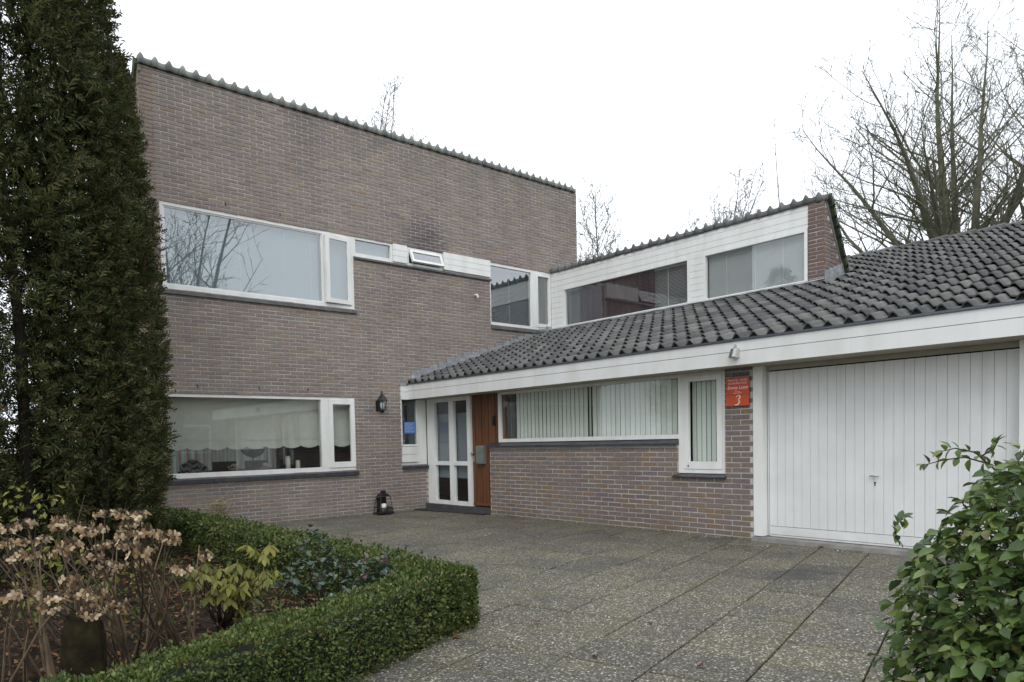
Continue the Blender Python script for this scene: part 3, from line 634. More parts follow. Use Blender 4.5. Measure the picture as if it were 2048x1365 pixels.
# ground-floor picture window
w = frame_rect('window', 'white_paint', house, 'A', -4.80, -1.36, .83, 2.173, .06, .012, .11, wb=.085, wt=.055)
box('mullion', 'white_paint', w, -2.05, -1.90, .008, .112, .915, 2.118)
pane(w, 'A', -4.745, -2.04, .045, .90, 2.125, 'room_glass')
cs = frame_rect('casement', 'white_paint', w, 'A', -1.905, -1.37, .90, 2.115, .085, -.006, .05, wb=.10, wt=.075); pane(cs, 'A', -1.825, -1.45, .02, .99, 2.05, 'room_glass')
ledge(w, 'A', -4.82, -1.34, .752, .825, .06, 'dark_sill')
box('lintel', 'dark_gap', w, -4.80, -1.355, .002, .10, 2.168, 2.182)
for (x, z) in ((-4.22, 2.29), (-3.20, 2.29), (-2.30, 2.29), (-3.66, 5.24), (-2.72, 5.24)): box('weep_slot', 'dark_gap', wA, x - .007, x + .007, -.0065, .01, z - .03, z + .025)
# side light beside the porch, small boards and post
w = MB(); w.box(-.343, -.31, .012, .10, 1.262, 2.15); w.box(.045, .075, .012, .10, .885, 2.15); w.box(-.31, .045, .012, .10, 1.245, 1.285); w.box(-.343, .045, .03, .10, .885, .93)
w = w.build('window', 'white_paint', house); pane(w, 'A', -.312, .047, .05, 1.28, 2.15)
for k in range(2): box('board', 'white_paint', w, -.335, .095, -.004, .03, .94 + k * .152, .94 + k * .152 + .146)
box('post', 'white_paint', house, .075, .266, .016, .11, .885, 2.153)
for k in range(5): MB().prism([(-.045, .80), (.10, .80), (.10, .885), (-.045, .862)], 0, -.342 + k * .1225, -.342 + k * .1225 + .119).build('sill_tile', 'dark_sill', house)
# porch: glazed side panel and wooden door (plane x = .27)
w = MB(); X0, X1 = .272, .35
def bx(y0, y1, z0, z1, x0=X0, x1=X1): w.box(x0, x1, y0, y1, z0, z1)
bx(-.004, -.245, .115, 2.155); bx(-.70, -.825, .19, 2.085); bx(-1.235, -1.335, .115, 2.155); bx(-.245, -1.235, .115, .19); bx(-.245, -1.235, 2.085, 2.155)
bx(-.245, -.70, .868, .945, X0 + .002); bx(-.825, -1.235, .868, .945, X0 + .002)
w = w.build('window', 'white_paint', house)
for y0, y1 in ((-.245, -.70), (-.825, -1.235)):
    for z0, z1 in ((.19, .868), (.945, 2.085)): MB().box(.315, .323, y0, y1, z0, z1).build('pane', 'plain_glass', w)
box('reflection_panel', 'reflection_grey', house, .40, .404, -.10, -1.31, .62, 1.86)  # added sheet behind the side panes, its colour imitates their grey reflection
door = box('door', 'dark_wood', house, .335, .375, -1.337, -2.26, .135, 2.155)
for k in range(10): box('plank', 'wood_door', door, .316 + .003 * (k % 2), .334, -1.342 - k * .091, -1.342 - k * .091 - .080, .20, 2.15)
box('rail', 'wood_door', door, .308, .334, -1.342, -2.25, .138, .198)
MB().tube([(.316, -1.375, 1.10), (.285, -1.375, 1.10), (.262, -1.375, 1.10), (.245, -1.375, 1.10)], [.012, .012, .028, .018], 12).build('handle', 'steel', door)
box('lock_plate', 'steel', door, .309, .316, -1.36, -1.392, .94, 1.05)
box('porch_step', 'step_stone', house, .20, .34, -.004, -1.898, -.05, .112)
# wing front window with vertical louvres and casement
w = MB(); WX0, WX1 = .275, .37
w.box(WX0, WX1, -2.10, -2.16, 1.285, 2.155); w.box(WX0, WX1, -2.16, -5.745, 1.285, 1.345); w.box(WX0, WX1, -2.16, -5.745, 2.115, 2.155); w.box(WX0 - .004, WX1, -5.745, -5.83, .82, 2.155)
w.box(WX0 - .004, WX1, -6.40, -6.458, .82, 2.155); w.box(WX0 - .004, WX1, -5.83, -6.40, .82, .875); w.box(WX0 - .004, WX1, -5.83, -6.40, 2.12, 2.155)
w = w.build('window', 'white_paint', house); MB().box(.315, .323, -2.15, -5.75, 1.335, 2.125).build('pane', 'plain_glass', w)
cs = frame_rect('casement', 'white_paint', w, 'B', 5.832, 6.398, .877, 2.118, .075, .262, .31, wb=.10, wt=.075); MB().box(.285, .293, -5.90, -6.33, .97, 2.05).build('pane', 'plain_glass', cs)
box('knob', 'black_metal', cs, .250, .262, -5.895, -5.905, .905, .93)
for k in range(38):
    y0 = -1.872 - k * .1022; MB().prism([(.185, 1.198), (.30, 1.198), (.30, 1.284), (.185, 1.226)], 1, y0, y0 - .0985).build('sill_tile', 'dark_sill', house)
for k in range(7):
    y0 = -5.688 - k * .1125; MB().prism([(.185, .762), (.29, .762), (.29, .818), (.185, .778)], 1, y0, y0 - .109).build('sill_tile', 'dark_sill', house)
# garage: posts, head, door of vertical planks
box('door_post', 'white_paint', house, .236, .40, -6.835, -6.955, .06, 2.155); box('door_post', 'white_paint', house, .236, .40, -9.50, -9.62, .06, 2.155)
box('door_head', 'soffit_paint', house, .345, .42, -6.956, -9.499, 2.098, 2.156)
box('wall', 'brick_wing', house, .24, .5, -9.63, -10.25, -.1, 2.155)
box('threshold', 'concrete', house, .17, .45, -6.84, -9.62, -.06, .048)
gd = box('garage_door', 'dark_gap', house, .372, .40, -6.957, -9.498, .05, 2.097)
npl = 25; gy0, gy1 = -6.985, -9.475; pw = (gy1 - gy0) / npl
for k in range(npl): box('plank', 'door_paint', gd, .352 + (.0015 if k % 2 else 0), .372, gy0 + k * pw, gy0 + (k + 1) * pw + .003, .186, 2.083)
box('kick_board', 'door_paint', gd, .346, .372, gy0, gy1, .082, .180); box('bottom_strip', 'door_paint', gd, .350, .372, gy0, gy1, .056, .076)
box('edge_strip', 'door_paint', gd, .348, .372, -6.966, -6.978, .06, 2.09); box('edge_strip', 'door_paint', gd, .348, .372, -9.482, -9.492, .06, 2.09)
hd = MB(); hy = -8.19; hd.tube([(.352, hy - .0, .832), (.322, hy, .832)], .009, 8); hd.tube([(.318, hy + .045, .828), (.316, hy, .834), (.318, hy - .05, .828)], .009, 8); hd.build('handle', 'steel', gd)
kh = MB(); kh.tube([(.3515, hy, .752), (.349, hy, .752)], .011, 10); kh.box(.349, .3515, hy - .005, hy + .005, .715, .75); kh.build('keyhole', 'dark_gap', gd)
# dormer front: boards and windows
D1, D2 = (.36, 3.60), (3.875, 5.815)                # u = -y
bh = .1195; rows = [(3.70 + k * bh, 3.70 + (k + 1) * bh - .005) for k in range(12)]
HD = [(D1[0], D1[1], 3.80, 4.705), (D2[0], D2[1], 3.80, 4.705)]
bk = MB().box(XD + .012, XD + .03, -.004, -5.826, 4.70, 5.09); bk.box(XD + .012, XD + .03, -.004, -.36, 3.6, 4.70); bk.box(XD + .012, XD + .03, -3.60, -3.875, 3.6, 4.70); bk.box(XD + .012, XD + .03, -.36, -5.826, 3.6, 3.80)
bk = bk.build('panel', 'dark_gap', house)
for z0, z1 in rows:
    z1 = min(z1, 5.092)
    for a, b2 in ([(.003, 5.828)] if z1 > 4.72 else [(.003, D1[0]), (D1[1], D2[0]), (5.815, 5.828)]):
        zz0 = max(z0, 4.708) if z1 > 4.72 else z0
        if z1 > 4.72 and z0 < 4.70:
            for a3, b3 in ((.003, D1[0]), (D1[1], D2[0])): box('board', 'white_paint', bk, XD - .008, XD + .012, -a3, -b3, z0, 4.7065)
        if b2 - a > .02 and z1 - zz0 > .02: box('board', 'white_paint', bk, XD - .008, XD + .012, -a, -b2, zz0, z1)
for (a, b2), cords, lab in ((D1, (.9, 1.45, 2.0, 2.55, 3.05), 'blind behind the wide dormer window next to the tall wall'), (D2, (4.3, 4.85, 5.35), 'blind behind the dormer window next to the brick pier')):
    w = frame_rect('window', 'white_paint', house, 'B', a, b2, 3.79, 4.706, .055, XD - .014, XD + .08, wb=.075, wt=.05)
    pane(w, 'B', a + .05, b2 - .05, XD + .03, 3.86, 4.66, 'room_glass')
    venetian('B', a + .06, b2 - .06, XD + .10, 3.86, 4.655, lab, cords, .026, *(('blind_shade', .60) if a < 1 else ('blind_white', 1.04)))
# interiors that keep the rooms dark behind the glass
def room(x0, x1, y0, y1, z0, z1, open_, mat):
    s = MB(); q = {'x0': [(x0, y0, z0), (x0, y1, z0), (x0, y1, z1), (x0, y0, z1)], 'x1': [(x1, y0, z0), (x1, y1, z0), (x1, y1, z1), (x1, y0, z1)],
                   'y0': [(x0, y0, z0), (x1, y0, z0), (x1, y0, z1), (x0, y0, z1)], 'y1': [(x0, y1, z0), (x1, y1, z0), (x1, y1, z1), (x0, y1, z1)],
                   'z0': [(x0, y0, z0), (x1, y0, z0), (x1, y1, z0), (x0, y1, z0)], 'z1': [(x0, y0, z1), (x1, y0, z1), (x1, y1, z1), (x0, y1, z1)]}
    for k, v in q.items():
        if k not in open_: s.face(v)
    s.build('interior_wall', mat, house)
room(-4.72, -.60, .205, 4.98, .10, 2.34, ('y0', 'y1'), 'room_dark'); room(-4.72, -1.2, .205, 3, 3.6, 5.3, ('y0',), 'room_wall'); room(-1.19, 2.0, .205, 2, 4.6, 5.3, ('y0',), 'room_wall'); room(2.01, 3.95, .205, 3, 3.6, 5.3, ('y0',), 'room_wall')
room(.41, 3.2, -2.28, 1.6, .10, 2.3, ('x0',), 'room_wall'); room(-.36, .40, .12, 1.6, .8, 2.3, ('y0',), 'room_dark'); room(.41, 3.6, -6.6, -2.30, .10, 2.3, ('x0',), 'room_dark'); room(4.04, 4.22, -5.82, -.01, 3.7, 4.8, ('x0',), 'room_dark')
box('wall', 'brick_wing', house, .3, 10.4, -10.1, -10.28, -.1, 2.3)

# ------------------------------------------------------------------ things behind the ground-floor glass
t = thing('roller_blind', (-4.7, .2, 1.2), 'cream roller blind with scalloped hem behind the ground-floor picture window', 'blind')
box('cloth', 'blind_cream', t, -4.70, -1.37, .20, .206, 1.45, 2.16); box('hem_bar', 'blind_cream', t, -4.70, -1.37, .19, .212, 1.418, 1.448)
v = MB(); u = -4.70; top = 1.417; pts = [(-4.70, top)]; pts2 = []
sw = .333
for k in range(10):
    for i in range(8): tt = i / 8; pts2.append((-4.70 + (k + tt) * sw, 1.305 - .035 * math.sin(math.pi * tt) + (.012 if i == 0 else 0)))
pts2.append((-1.37, 1.315)); poly = [(-4.70, top)] + pts2 + [(-1.37, top)]; v.prism(poly, 1, .197, .203); v.build('scalloped_edge', 'blind_cream', t)
t = thing('curtain', (-3, 4.6, .1), 'pale green and rose striped curtain at the far side of the living room', 'curtain'); s = MB(); n = 90
for i in range(n + 1): x = -4.0 + 3.2 * i / n; y = 4.7 + .05 * math.sin(i * 1.1); s.v += [(x, y, .12), (x, y, 2.3)]
for i in range(n): s.f.append((2 * i, 2 * i + 2, 2 * i + 3, 2 * i + 1))
s.build('cloth', 'curtain', t); 
t = thing('dining_table', (-2.6, 2.6, .1), 'dark dining table seen low through the picture window', 'table')
box('table_top', 'dark_wood', t, -3.6, -1.7, 2.2, 3.1, .80, .85)
for x in (-3.5, -1.8):
    for y in (2.28, 3.0): box('leg', 'dark_wood', t, x - .04, x + .04, y - .04, y + .04, .10, .80)
for k, (x, y, rz, lb) in enumerate(((-3.25, 1.75, 0, 'dark chair at the left end of the dining table indoors'), (-2.65, 1.70, 0, 'dark chair at the middle of the dining table indoors'), (-1.95, 1.75, .5, 'dark chair nearest the white candles indoors'))):
    t = thing('dining_chair', (x, y, .1), lb, 'chair', 'chairs at the dining table')
    def cb(nm, a, b2, c, d, e, f_):
        o = box(nm, 'dark_wood', t, x + a, x + b2, y + c, y + d, e, f_); return o
    cb('seat', -.22, .22, -.22, .22, .52, .57); cb('backrest', -.22, .22, -.22, -.19, .72, 1.05)
    for sx_ in (-.2, .17):
        for sy_ in (-.22, .18): cb('leg', sx_, sx_ + .035, sy_, sy_ + .035, .10, .72 if sy_ < 0 else .52)
t = thing('floor_lamp', (-2.75, 1.4, .1), 'slim dark standing lamp with a bowl shade behind the picture window', 'lamp'); MB().tube([(-2.75, 1.4, .1), (-2.75, 1.4, 1.12)], .012, 8).build('pole', 'black_metal', t)
MB().lathe([(.02, 1.10), (.13, 1.14), (.20, 1.20), (.22, 1.26), (.20, 1.26)], -2.75, 1.4, 16).build('shade', 'dark_wood', t); MB().lathe([(.14, .10), (.13, .13), (.02, .14)], -2.75, 1.4).build('base', 'black_metal', t)
for x, h, lb in ((-2.52, 1.13, 'taller of two white candles on the living room window ledge'), (-2.33, 1.05, 'shorter of two white candles on the living room window ledge')):
    tt = thing('pillar_candle', (x, .42, .9), lb, 'candle', 'candles on the window ledge'); MB().lathe([(.04, .885), (.042, .90), (.042, h - .02), (.036, h), (.01, h - .006)], x, .42, 14).build('wax', 'candle_wax', tt, smooth=True); MB().tube([(x, .42, h - .01), (x + .002, .42, h + .02)], .003, 5).build('wick', 'dark_gap', tt)
for x, lb in ((-3.50, 'bowl of pale pink flowers on the window ledge near the draped cloth'), (-2.95, 'bowl of pale pink flowers on the window ledge near the candles')):
    t = thing('flower_bowl', (x, .42, .88), lb, 'flower bowl', 'flower bowls on the window ledge'); MB().lathe([(.05, .885), (.09, .92), (.11, .955), (.095, .955)], x, .42, 14).build('bowl', 'terracotta', t, smooth=True); s = MB()
    for i in range(60):
        a = U(0, 6.28); r_ = U(0, .11); z = .96 + .05 * (1 - (r_ / .12) ** 2); c = Vector((x + r_ * math.cos(a), .42 + r_ * math.sin(a), z)); q = [Vector((U(-1, 1), U(-1, 1), U(-1, 1))).normalized() * .022 for _ in range(3)]; s.face([c + q[0], c + q[1], c + q[2]])
    s.build('blossoms', 'pink_petal', t, kind='stuff')
t = thing('draped_cloth', (-4.05, .75, .1), 'striped cloth draped over a seat behind the left of the picture window', 'cloth'); s = MB(); n = 16
for i in range(n + 1):
    for j in range(9): x = -4.32 + .55 * i / n; zz = j / 8; s.v.append((x + .05 * math.sin(zz * 3), .75 + .05 * math.sin(i * 1.3) + .10 * (1 - zz), .30 + .82 * zz * (1 - .25 * ((i / n - .4) * 2) ** 2)))
for i in range(n):
    for j in range(8): a = i * 9 + j; s.f.append((a, a + 9, a + 10, a + 1))
s.build('cloth', 'zebra_cloth', t, smooth=True)
box('window_board', 'room_wall', house, -4.72, -1.3, .21, .55, .84, .885)
t = thing('curtain', (XD + .085, -1.7, 3.86), 'dark maroon folded cloth behind the wide dormer window', 'curtain'); s = MB(); n = 60  # folded cloth added to get a maroon tone in this pane
for i in range(n + 1): y = -.80 - 1.95 * i / n; x = XD + .072 + .012 * math.sin(i * 1.4); s.v += [(x, y, 3.87), (x, y, 4.65)]
for i in range(n): s.f.append((2 * i, 2 * i + 2, 2 * i + 3, 2 * i + 1))
s.build('cloth', 'maroon', t)
# vertical louvres
t = thing('vertical_blind', (.42, -2.3, 1.3), 'row of pale green vertical louvres behind the long window of the wing', 'blind')
for k in range(37):
    y = -2.45 - k * .0895; a = R(-8) + U(-.05, .05) if k != 18 else R(-30); dx, dy = math.sin(a) * .0475, math.cos(a) * .0475; s = MB()
    s.face([(.43 - dx, y + dy, 1.30), (.43 + dx, y - dy, 1.30), (.43 + dx, y - dy, 2.13), (.43 - dx, y + dy, 2.13)]); s.build('slat', 'slat_green', t)
box('head_rail', 'blind_white', t, .41, .45, -2.40, -5.74, 2.13, 2.15)
t = thing('vertical_blind', (.40, -5.85, .9), 'pale green vertical louvres behind the narrow casement beside the orange sign', 'blind')
for k in range(7):
    y = -5.905 - k * .072; a = R(-8) + U(-.08, .08); dx, dy = math.sin(a) * .036, math.cos(a) * .036; s = MB(); s.face([(.41 - dx, y + dy, .9), (.41 + dx, y - dy, .9), (.41 + dx, y - dy, 2.1), (.41 - dx, y + dy, 2.1)]); s.build('slat', 'slat_green', t)

# ------------------------------------------------------------------ fittings on the house
def text_mesh(txt, size, shear=0.0, space=1.0):
    c = bpy.data.curves.new('lettering', 'FONT'); c.body = txt; c.size = size; c.shear = shear; c.space_character = space; c.align_x = 'CENTER'; c.extrude = .0004; c.resolution_u = 4
    o = bpy.data.objects.new('lettering_tmp', c); COL.objects.link(o); dg = bpy.context.evaluated_depsgraph_get(); me = bpy.data.meshes.new_from_object(o.evaluated_get(dg)); bpy.data.objects.remove(o); return me
sg = thing('door_sign', (XB, -6.645, 1.67), 'orange practice sign with white lettering and number 3 on the brick pier', 'sign')
SX = XB - .024; y0, y1, z0, z1 = -6.495, -6.80, 1.683, 2.035
box('backplate', 'plain_glass', sg, SX + .002, SX + .008, y0 + .022, y1 - .022, z0 - .03, z1 + .035)
box('plate', 'sign_orange', sg, SX - .004, SX + .001, y0, y1, z0 + .142, z1); box('plate', 'sign_orange', sg, SX - .005, SX, y0, y1, z0, z0 + .138)
rotB = (R(90), 0, R(-90))
for txt, size, shear, z, mt in (('PRAKTIJK  VOOR', .034, 0, 1.992, 'sign_ink'), ('ACUPUNCTUUR', .034, 0, 1.955, 'sign_ink'), ('Emmy Lazet', .056, .32, 1.893, 'sign_ink_white'), ('behandeling', .014, 0, 1.857, 'sign_ink'), ('volgens afspraak', .018, 0, 1.838, 'sign_ink')):
    me = text_mesh(txt, size, shear); me.materials.clear(); me.materials.append(MATS[mt]); link('lettering', me, sg, loc=(SX - .0055, (y0 + y1) / 2, z), rot=rotB)
# old-style italic figure 3 drawn as a stroke of changing width
pts3 = [(-.030, .098, .004), (-.024, .112, .006), (-.006, .122, .006), (.016, .118, .010), (.024, .102, .013), (.018, .084, .010), (.000, .070, .004), (.012, .064, .007), (.022, .048, .013), (.018, .026, .013), (.000, .008, .009), (-.024, .004, .006), (-.036, .012, .007)]
s = MB(); q = []
for i, (a, b2, w_) in enumerate(pts3):
    p0 = Vector(pts3[max(i - 1, 0)][:2]); p1 = Vector(pts3[min(i + 1, len(pts3) - 1)][:2]); d = (p1 - p0).normalized(); nn = Vector((-d.y, d.x)) * w_ * .55; sh = .12 * b2
    q.append(((a + sh + nn.x, b2 + nn.y), (a + sh - nn.x, b2 - nn.y)))
cy3, cz3 = (y0 + y1) / 2, z0 + .006
for (a, b2), (c, d) in zip(q, q[1:]): s.face([(SX - .0062, cy3 - p_[0], cz3 + p_[1]) for p_ in (a, b2, d, c)])
s.build('lettering', 'sign_ink_white', sg)
# blue notice in the side light
nb = thing('window_notice', (-.1, .03, 1.5), 'blue printed notice behind clear plate in the small window by the porch', 'notice'); box('plate', 'plain_glass', nb, -.285, .035, .034, .040, 1.33, 1.80); box('sheet', 'notice_blue', nb, -.255, .01, .030, .033, 1.50, 1.72)
for k in range(7): box('lettering', 'notice_line', nb, -.235, -.02 - .03 * (k % 3), .0285, .0298, 1.695 - k * .027, 1.701 - k * .027)
for x in (-.265, .015):
    for z in (1.355, 1.775): MB().tube([(x, .036, z), (x, .024, z)], .010, 8).build('screw', 'steel', nb)
# letter box and viewer on the door
lb_ = thing('letter_box', (.30, -1.60, .9), 'grey-green metal letter box on the wooden front door', 'letter box'); s = MB().prism([(.316, .90), (.262, .90), (.250, .93), (.250, 1.20), (.268, 1.235), (.316, 1.235)], 1, -1.50, -1.715); s.build('body', 'letterbox_grey', lb_); box('flap', 'letterbox_grey', lb_, .244, .2495, -1.512, -1.703, 1.10, 1.20)
kn = thing('door_knocker', (.30, -1.95, 1.62), 'small dark knocker high on the wooden front door', 'knocker'); box('plate', 'black_metal', kn, .306, .315, -1.92, -1.99, 1.58, 1.76); MB().tube([(.306, -1.955, 1.74), (.285, -1.955, 1.73), (.278, -1.955, 1.66), (.29, -1.955, 1.60)], [.012, .013, .016, .02], 8).build('hammer', 'black_metal', kn)
# wall lantern
wl = thing('wall_lamp', (-.86, 0, 1.90), 'black coach lantern with clear glass on the brick wall left of the porch', 'lamp')
lx, ly = -.865, -.155
box('wall_plate', 'black_metal', wl, lx - .045, lx + .045, -.022, -.006, 1.93, 2.12)
MB().tube([(lx, -.02, 1.95), (lx, -.08, 1.915), (lx, ly, 1.915)], .012, 8).build('arm', 'black_metal', wl)
MB().lathe([(.012, 1.88), (.03, 1.90), (.055, 1.935), (.045, 1.945)], lx, ly, 12).build('base', 'black_metal', wl)
cr = MB()
for k in range(6): a = k * math.pi / 3; cr.tube([(lx + .062 * math.cos(a), ly + .062 * math.sin(a), 1.94), (lx + .098 * math.cos(a), ly + .098 * math.sin(a), 2.115)], .006, 4)
cr.build('cage', 'black_metal', wl); MB().lathe([(.058, 1.942), (.094, 2.113)], lx, ly, 6).build('glass', 'plain_glass', wl); MB().lathe([(.02, 1.945), (.03, 1.98), (.046, 2.03), (.04, 2.075), (.018, 2.10)], lx, ly, 12).build('bulb', 'lamp_glass_pale', wl, smooth=True)
MB().lathe([(.112, 2.112), (.108, 2.122), (.085, 2.165), (.05, 2.205), (.035, 2.215), (.03, 2.235), (.012, 2.24), (.018, 2.262), (.006, 2.30)], lx, ly, 6).build('roof', 'black_metal', wl)
# floor lantern with candle
fl = thing('floor_lantern', (-.98, -.26, 0), 'black tapered lantern with a white candle on the paving under the coach lamp', 'lantern'); fx, fy = -.985, -.29
s = MB(); s.prism([(fx - .155, fy - .12), (fx + .155, fy - .12), (fx + .155, fy + .12), (fx - .155, fy + .12)], 2, .02, .045); s.build('base', 'black_metal', fl)
s = MB()
for a, b2 in ((-1, -1), (1, -1), (1, 1), (-1, 1)): s.tube([(fx + a * .145, fy + b2 * .11, .045), (fx + a * .098, fy + b2 * .075, .345)], .008, 4)
for z, w_, d_ in ((.13, .132, .10), (.345, .100, .077)):
    for (a, b2, c, d) in ((-1, -1, 1, -1), (1, -1, 1, 1), (1, 1, -1, 1), (-1, 1, -1, -1)): s.tube([(fx + a * w_, fy + b2 * d_, z), (fx + c * w_, fy + d * d_, z)], .007, 4)
s.build('frame', 'black_metal', fl); s = MB()
for k in range(17):
    u_ = -1 + 2 * k / 16; s.tube([(fx + u_ * .143, fy - .109, .046), (fx + u_ * .130, fy - .099, .13)], .003, 3)
for k in range(10): s.tube([(fx - .142 + .0014 * k, fy - .107, .05 + k * .0085), (fx + .142 - .0014 * k, fy - .107, .05 + k * .0085)], .0028, 3)
s.build('mesh_panel', 'black_metal', fl)
s = MB().prism([(fx - .105, .345), (fx + .105, .345), (fx + .04, .39), (fx - .04, .39)], 1, fy - .08, fy + .08); s.box(fx - .035, fx + .035, fy - .035, fy + .035, .391, .445); s.build('roof', 'black_metal', fl)
MB().lathe([(.046, .046), (.046, .20), (.03, .205)], fx + .01, fy, 14).build('candle', 'candle_wax', fl, smooth=True)
box('back_panel', 'black_metal', fl, fx - .10, fx + .10, fy + .075, fy + .08, .05, .32)
# flood lamp on the fascia, overflow spout, ventilator slots
fd = thing('flood_lamp', (XE, -6.86, 2.23), 'small weathered flood lamp screwed to the white fascia left of the garage', 'lamp'); s = MB().prism([(XE - .008, 2.245), (XE - .085, 2.228), (XE - .105, 2.245), (XE - .055, 2.345), (XE - .008, 2.345)], 1, -6.822, -6.905); s.build('housing', 'flood_grey', fd)
MB().tube([(XE - .01, -6.865, 2.345), (XE - .035, -6.865, 2.37), (XE - .02, -6.865, 2.385)], .016, 8).build('sensor', 'flood_grey', fd); MB().prism([(XE - .107, 2.247), (XE - .057, 2.343), (XE - .060, 2.345), (XE - .110, 2.249)], 1, -6.828, -6.862).build('lens', 'dark_sill', fd)
sp_ = thing('overflow_spout', (1.604, 0, 4.35), 'small white overflow spout sticking out of the upper brick wall', 'spout'); MB().tube([(1.604, .01, 4.36), (1.604, -.07, 4.35), (1.604, -.085, 4.335), (1.604, -.085, 4.29)], .022, 8).build('pipe', 'white_paint', sp_)
dm = thing('door_mat', (.05, -.9, 0), 'thin black rubber mat on the paving in front of the porch', 'mat'); MB().prism([(-.12, -.04), (.19, -.04), (.19, -1.87), (.10, -1.86)], 2, .006, .022).build('sheet', 'mat_rubber', dm)

# ------------------------------------------------------------------ vegetation
def leaf_vf(L, Wd, fold=.18, droop=.12):
    """one leaf along +x with a folded midrib, 8 triangles"""
    st = [(0, .0), (.22, .62), (.5, 1.0), (.78, .66), (1, 0)]; V = []; Fc = []
    for t, w_ in st: x = t * L; zc = -droop * L * t * t; V += [(x, w_ * Wd, zc + fold * Wd * w_), (x, 0, zc), (x, -w_ * Wd, zc + fold * Wd * w_)]
    for i in range(4): a = i * 3; Fc += [(a, a + 3, a + 4, a + 1), (a + 1, a + 4, a + 5, a + 2)]
    return V, Fc
def frame_to(d, up=Vector((0, 0, 1)), roll=0.0):
    d = Vector(d).normalized(); s_ = up.cross(d)
    if s_.length < 1e-4: s_ = Vector((1, 0, 0)).cross(d)
    s_.normalize(); n_ = d.cross(s_); m3 = Matrix((d, s_, n_)).transposed()
    return (m3 @ Matrix.Rotation(roll, 3, 'X'))
def rv(): return Vector((random.gauss(0, 1), random.gauss(0, 1), random.gauss(0, 1))).normalized()

# --- clipped box hedge (two arms meeting in a corner)
hd_ = thing('box_hedge', (-5.0, -7.5, 0), 'low clipped box hedge forming a sharp corner round the planting bed', 'hedge')
ARMS = [((-5.03, -.95), (-5.14, -7.45), .37, .44, .43), ((-5.14, -7.42), (-6.22, -7.84), .36, .44, .40), ((-6.22, -7.84), (-7.75, -8.36), .36, .40, .38)]
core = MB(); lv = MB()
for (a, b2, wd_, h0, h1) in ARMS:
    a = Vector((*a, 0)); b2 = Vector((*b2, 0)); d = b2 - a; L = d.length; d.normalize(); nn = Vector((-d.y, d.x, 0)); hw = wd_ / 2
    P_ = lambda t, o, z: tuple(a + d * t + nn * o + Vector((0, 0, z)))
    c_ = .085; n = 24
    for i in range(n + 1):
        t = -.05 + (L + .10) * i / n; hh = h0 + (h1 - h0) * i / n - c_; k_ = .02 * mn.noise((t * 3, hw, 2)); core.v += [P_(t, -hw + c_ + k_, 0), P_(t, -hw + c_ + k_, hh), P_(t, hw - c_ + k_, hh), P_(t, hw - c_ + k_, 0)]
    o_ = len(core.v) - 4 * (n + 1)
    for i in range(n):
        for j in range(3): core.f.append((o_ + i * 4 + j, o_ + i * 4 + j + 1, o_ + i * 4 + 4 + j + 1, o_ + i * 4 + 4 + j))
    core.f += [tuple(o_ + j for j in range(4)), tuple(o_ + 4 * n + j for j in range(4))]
    mid = a + d * L * .5; 
    ns = int(L * 24 )
    for i in range(ns):
        t0 = L * (i + .5) / ns; pc = a + d * t0; dist = (pc - CAM).length
        dens = 19000 / max(1.0, (dist / 3.6)) ** 1.6; sz = .0108 * max(1.0, (dist / 4.2)) ** .75
        h_ = h0 + (h1 - h0) * t0 / L; area = (L / ns) * (2 * h_ + wd_)
        for _ in range(int(dens * area * .55)):
            t = t0 + U(-.5, .5) * L / ns * 1.1; s_ = U(0, 2 * h_ + wd_)
            if s_ < h_: o2, z2, nr_ = -hw, s_, -nn
            elif s_ < h_ + wd_: o2, z2, nr_ = -hw + (s_ - h_), h_, Vector((0, 0, 1))
            else: o2, z2, nr_ = hw, 2 * h_ + wd_ - s_, nn
            # rounded shoulder
            ex = abs(o2) / hw; ez = z2 / h_
            if ex > .8 and ez > .85: o2 *= .96; z2 *= .975
            q = a + d * t + nn * o2 + Vector((0, 0, max(.01, z2)))
            bump = .05 * mn.noise(q * 4.0) + .03 * mn.noise(q * 12) - abs(random.gauss(0, .018)) + (U(.015, .05) if random.random() < .05 else 0)
            bump = max(bump, -.055); q = q + nr_ * bump; ld = (nr_ * .5 + rv() * .8 + Vector((0, 0, .35))).normalized(); m3 = frame_to(ld, rv()); l_ = sz * U(.6, 1.6); w2 = l_ * U(.45, .62)
            lv.face([q + m3 @ Vector((0, 0, 0)), q + m3 @ Vector((l_ * .8, w2, l_ * .12)), q + m3 @ Vector((l_ * 1.8, 0, -.1 * l_)), q + m3 @ Vector((l_ * .8, -w2, l_ * .12))])
# leaves on the closed ends of the arms
for (px_, py_, ax_, ay_, hw_, h_) in ((-5.14, -7.61, 0, -1, .185, .43), (-4.965, -7.44, 1, .0, .17, .43)):
    nr_ = Vector((ax_, ay_, 0)); tn = Vector((-ay_, ax_, 0))
    for _ in range(2200):
        z2 = U(0, h_); q = Vector((px_, py_, z2)) + tn * U(-hw_, hw_); q = q + nr_ * (.03 * mn.noise(q * 4.5) + .02 * mn.noise(q * 13) - abs(random.gauss(0, .02)) - (.02 if z2 > h_ * .92 else 0)); ld = (nr_ * .5 + rv() * .8 + Vector((0, 0, .35))).normalized(); m3 = frame_to(ld, rv()); l_ = .0125 * U(.8, 1.5); w2 = l_ * .55
        lv.face([q, q + m3 @ Vector((l_ * .8, w2, l_ * .12)), q + m3 @ Vector((l_ * 1.8, 0, -.1 * l_)), q + m3 @ Vector((l_ * .8, -w2, l_ * .12))])
core.build('branches', 'hedge_core', hd_); lv.build('foliage', 'box_leaf', hd_, kind='stuff')

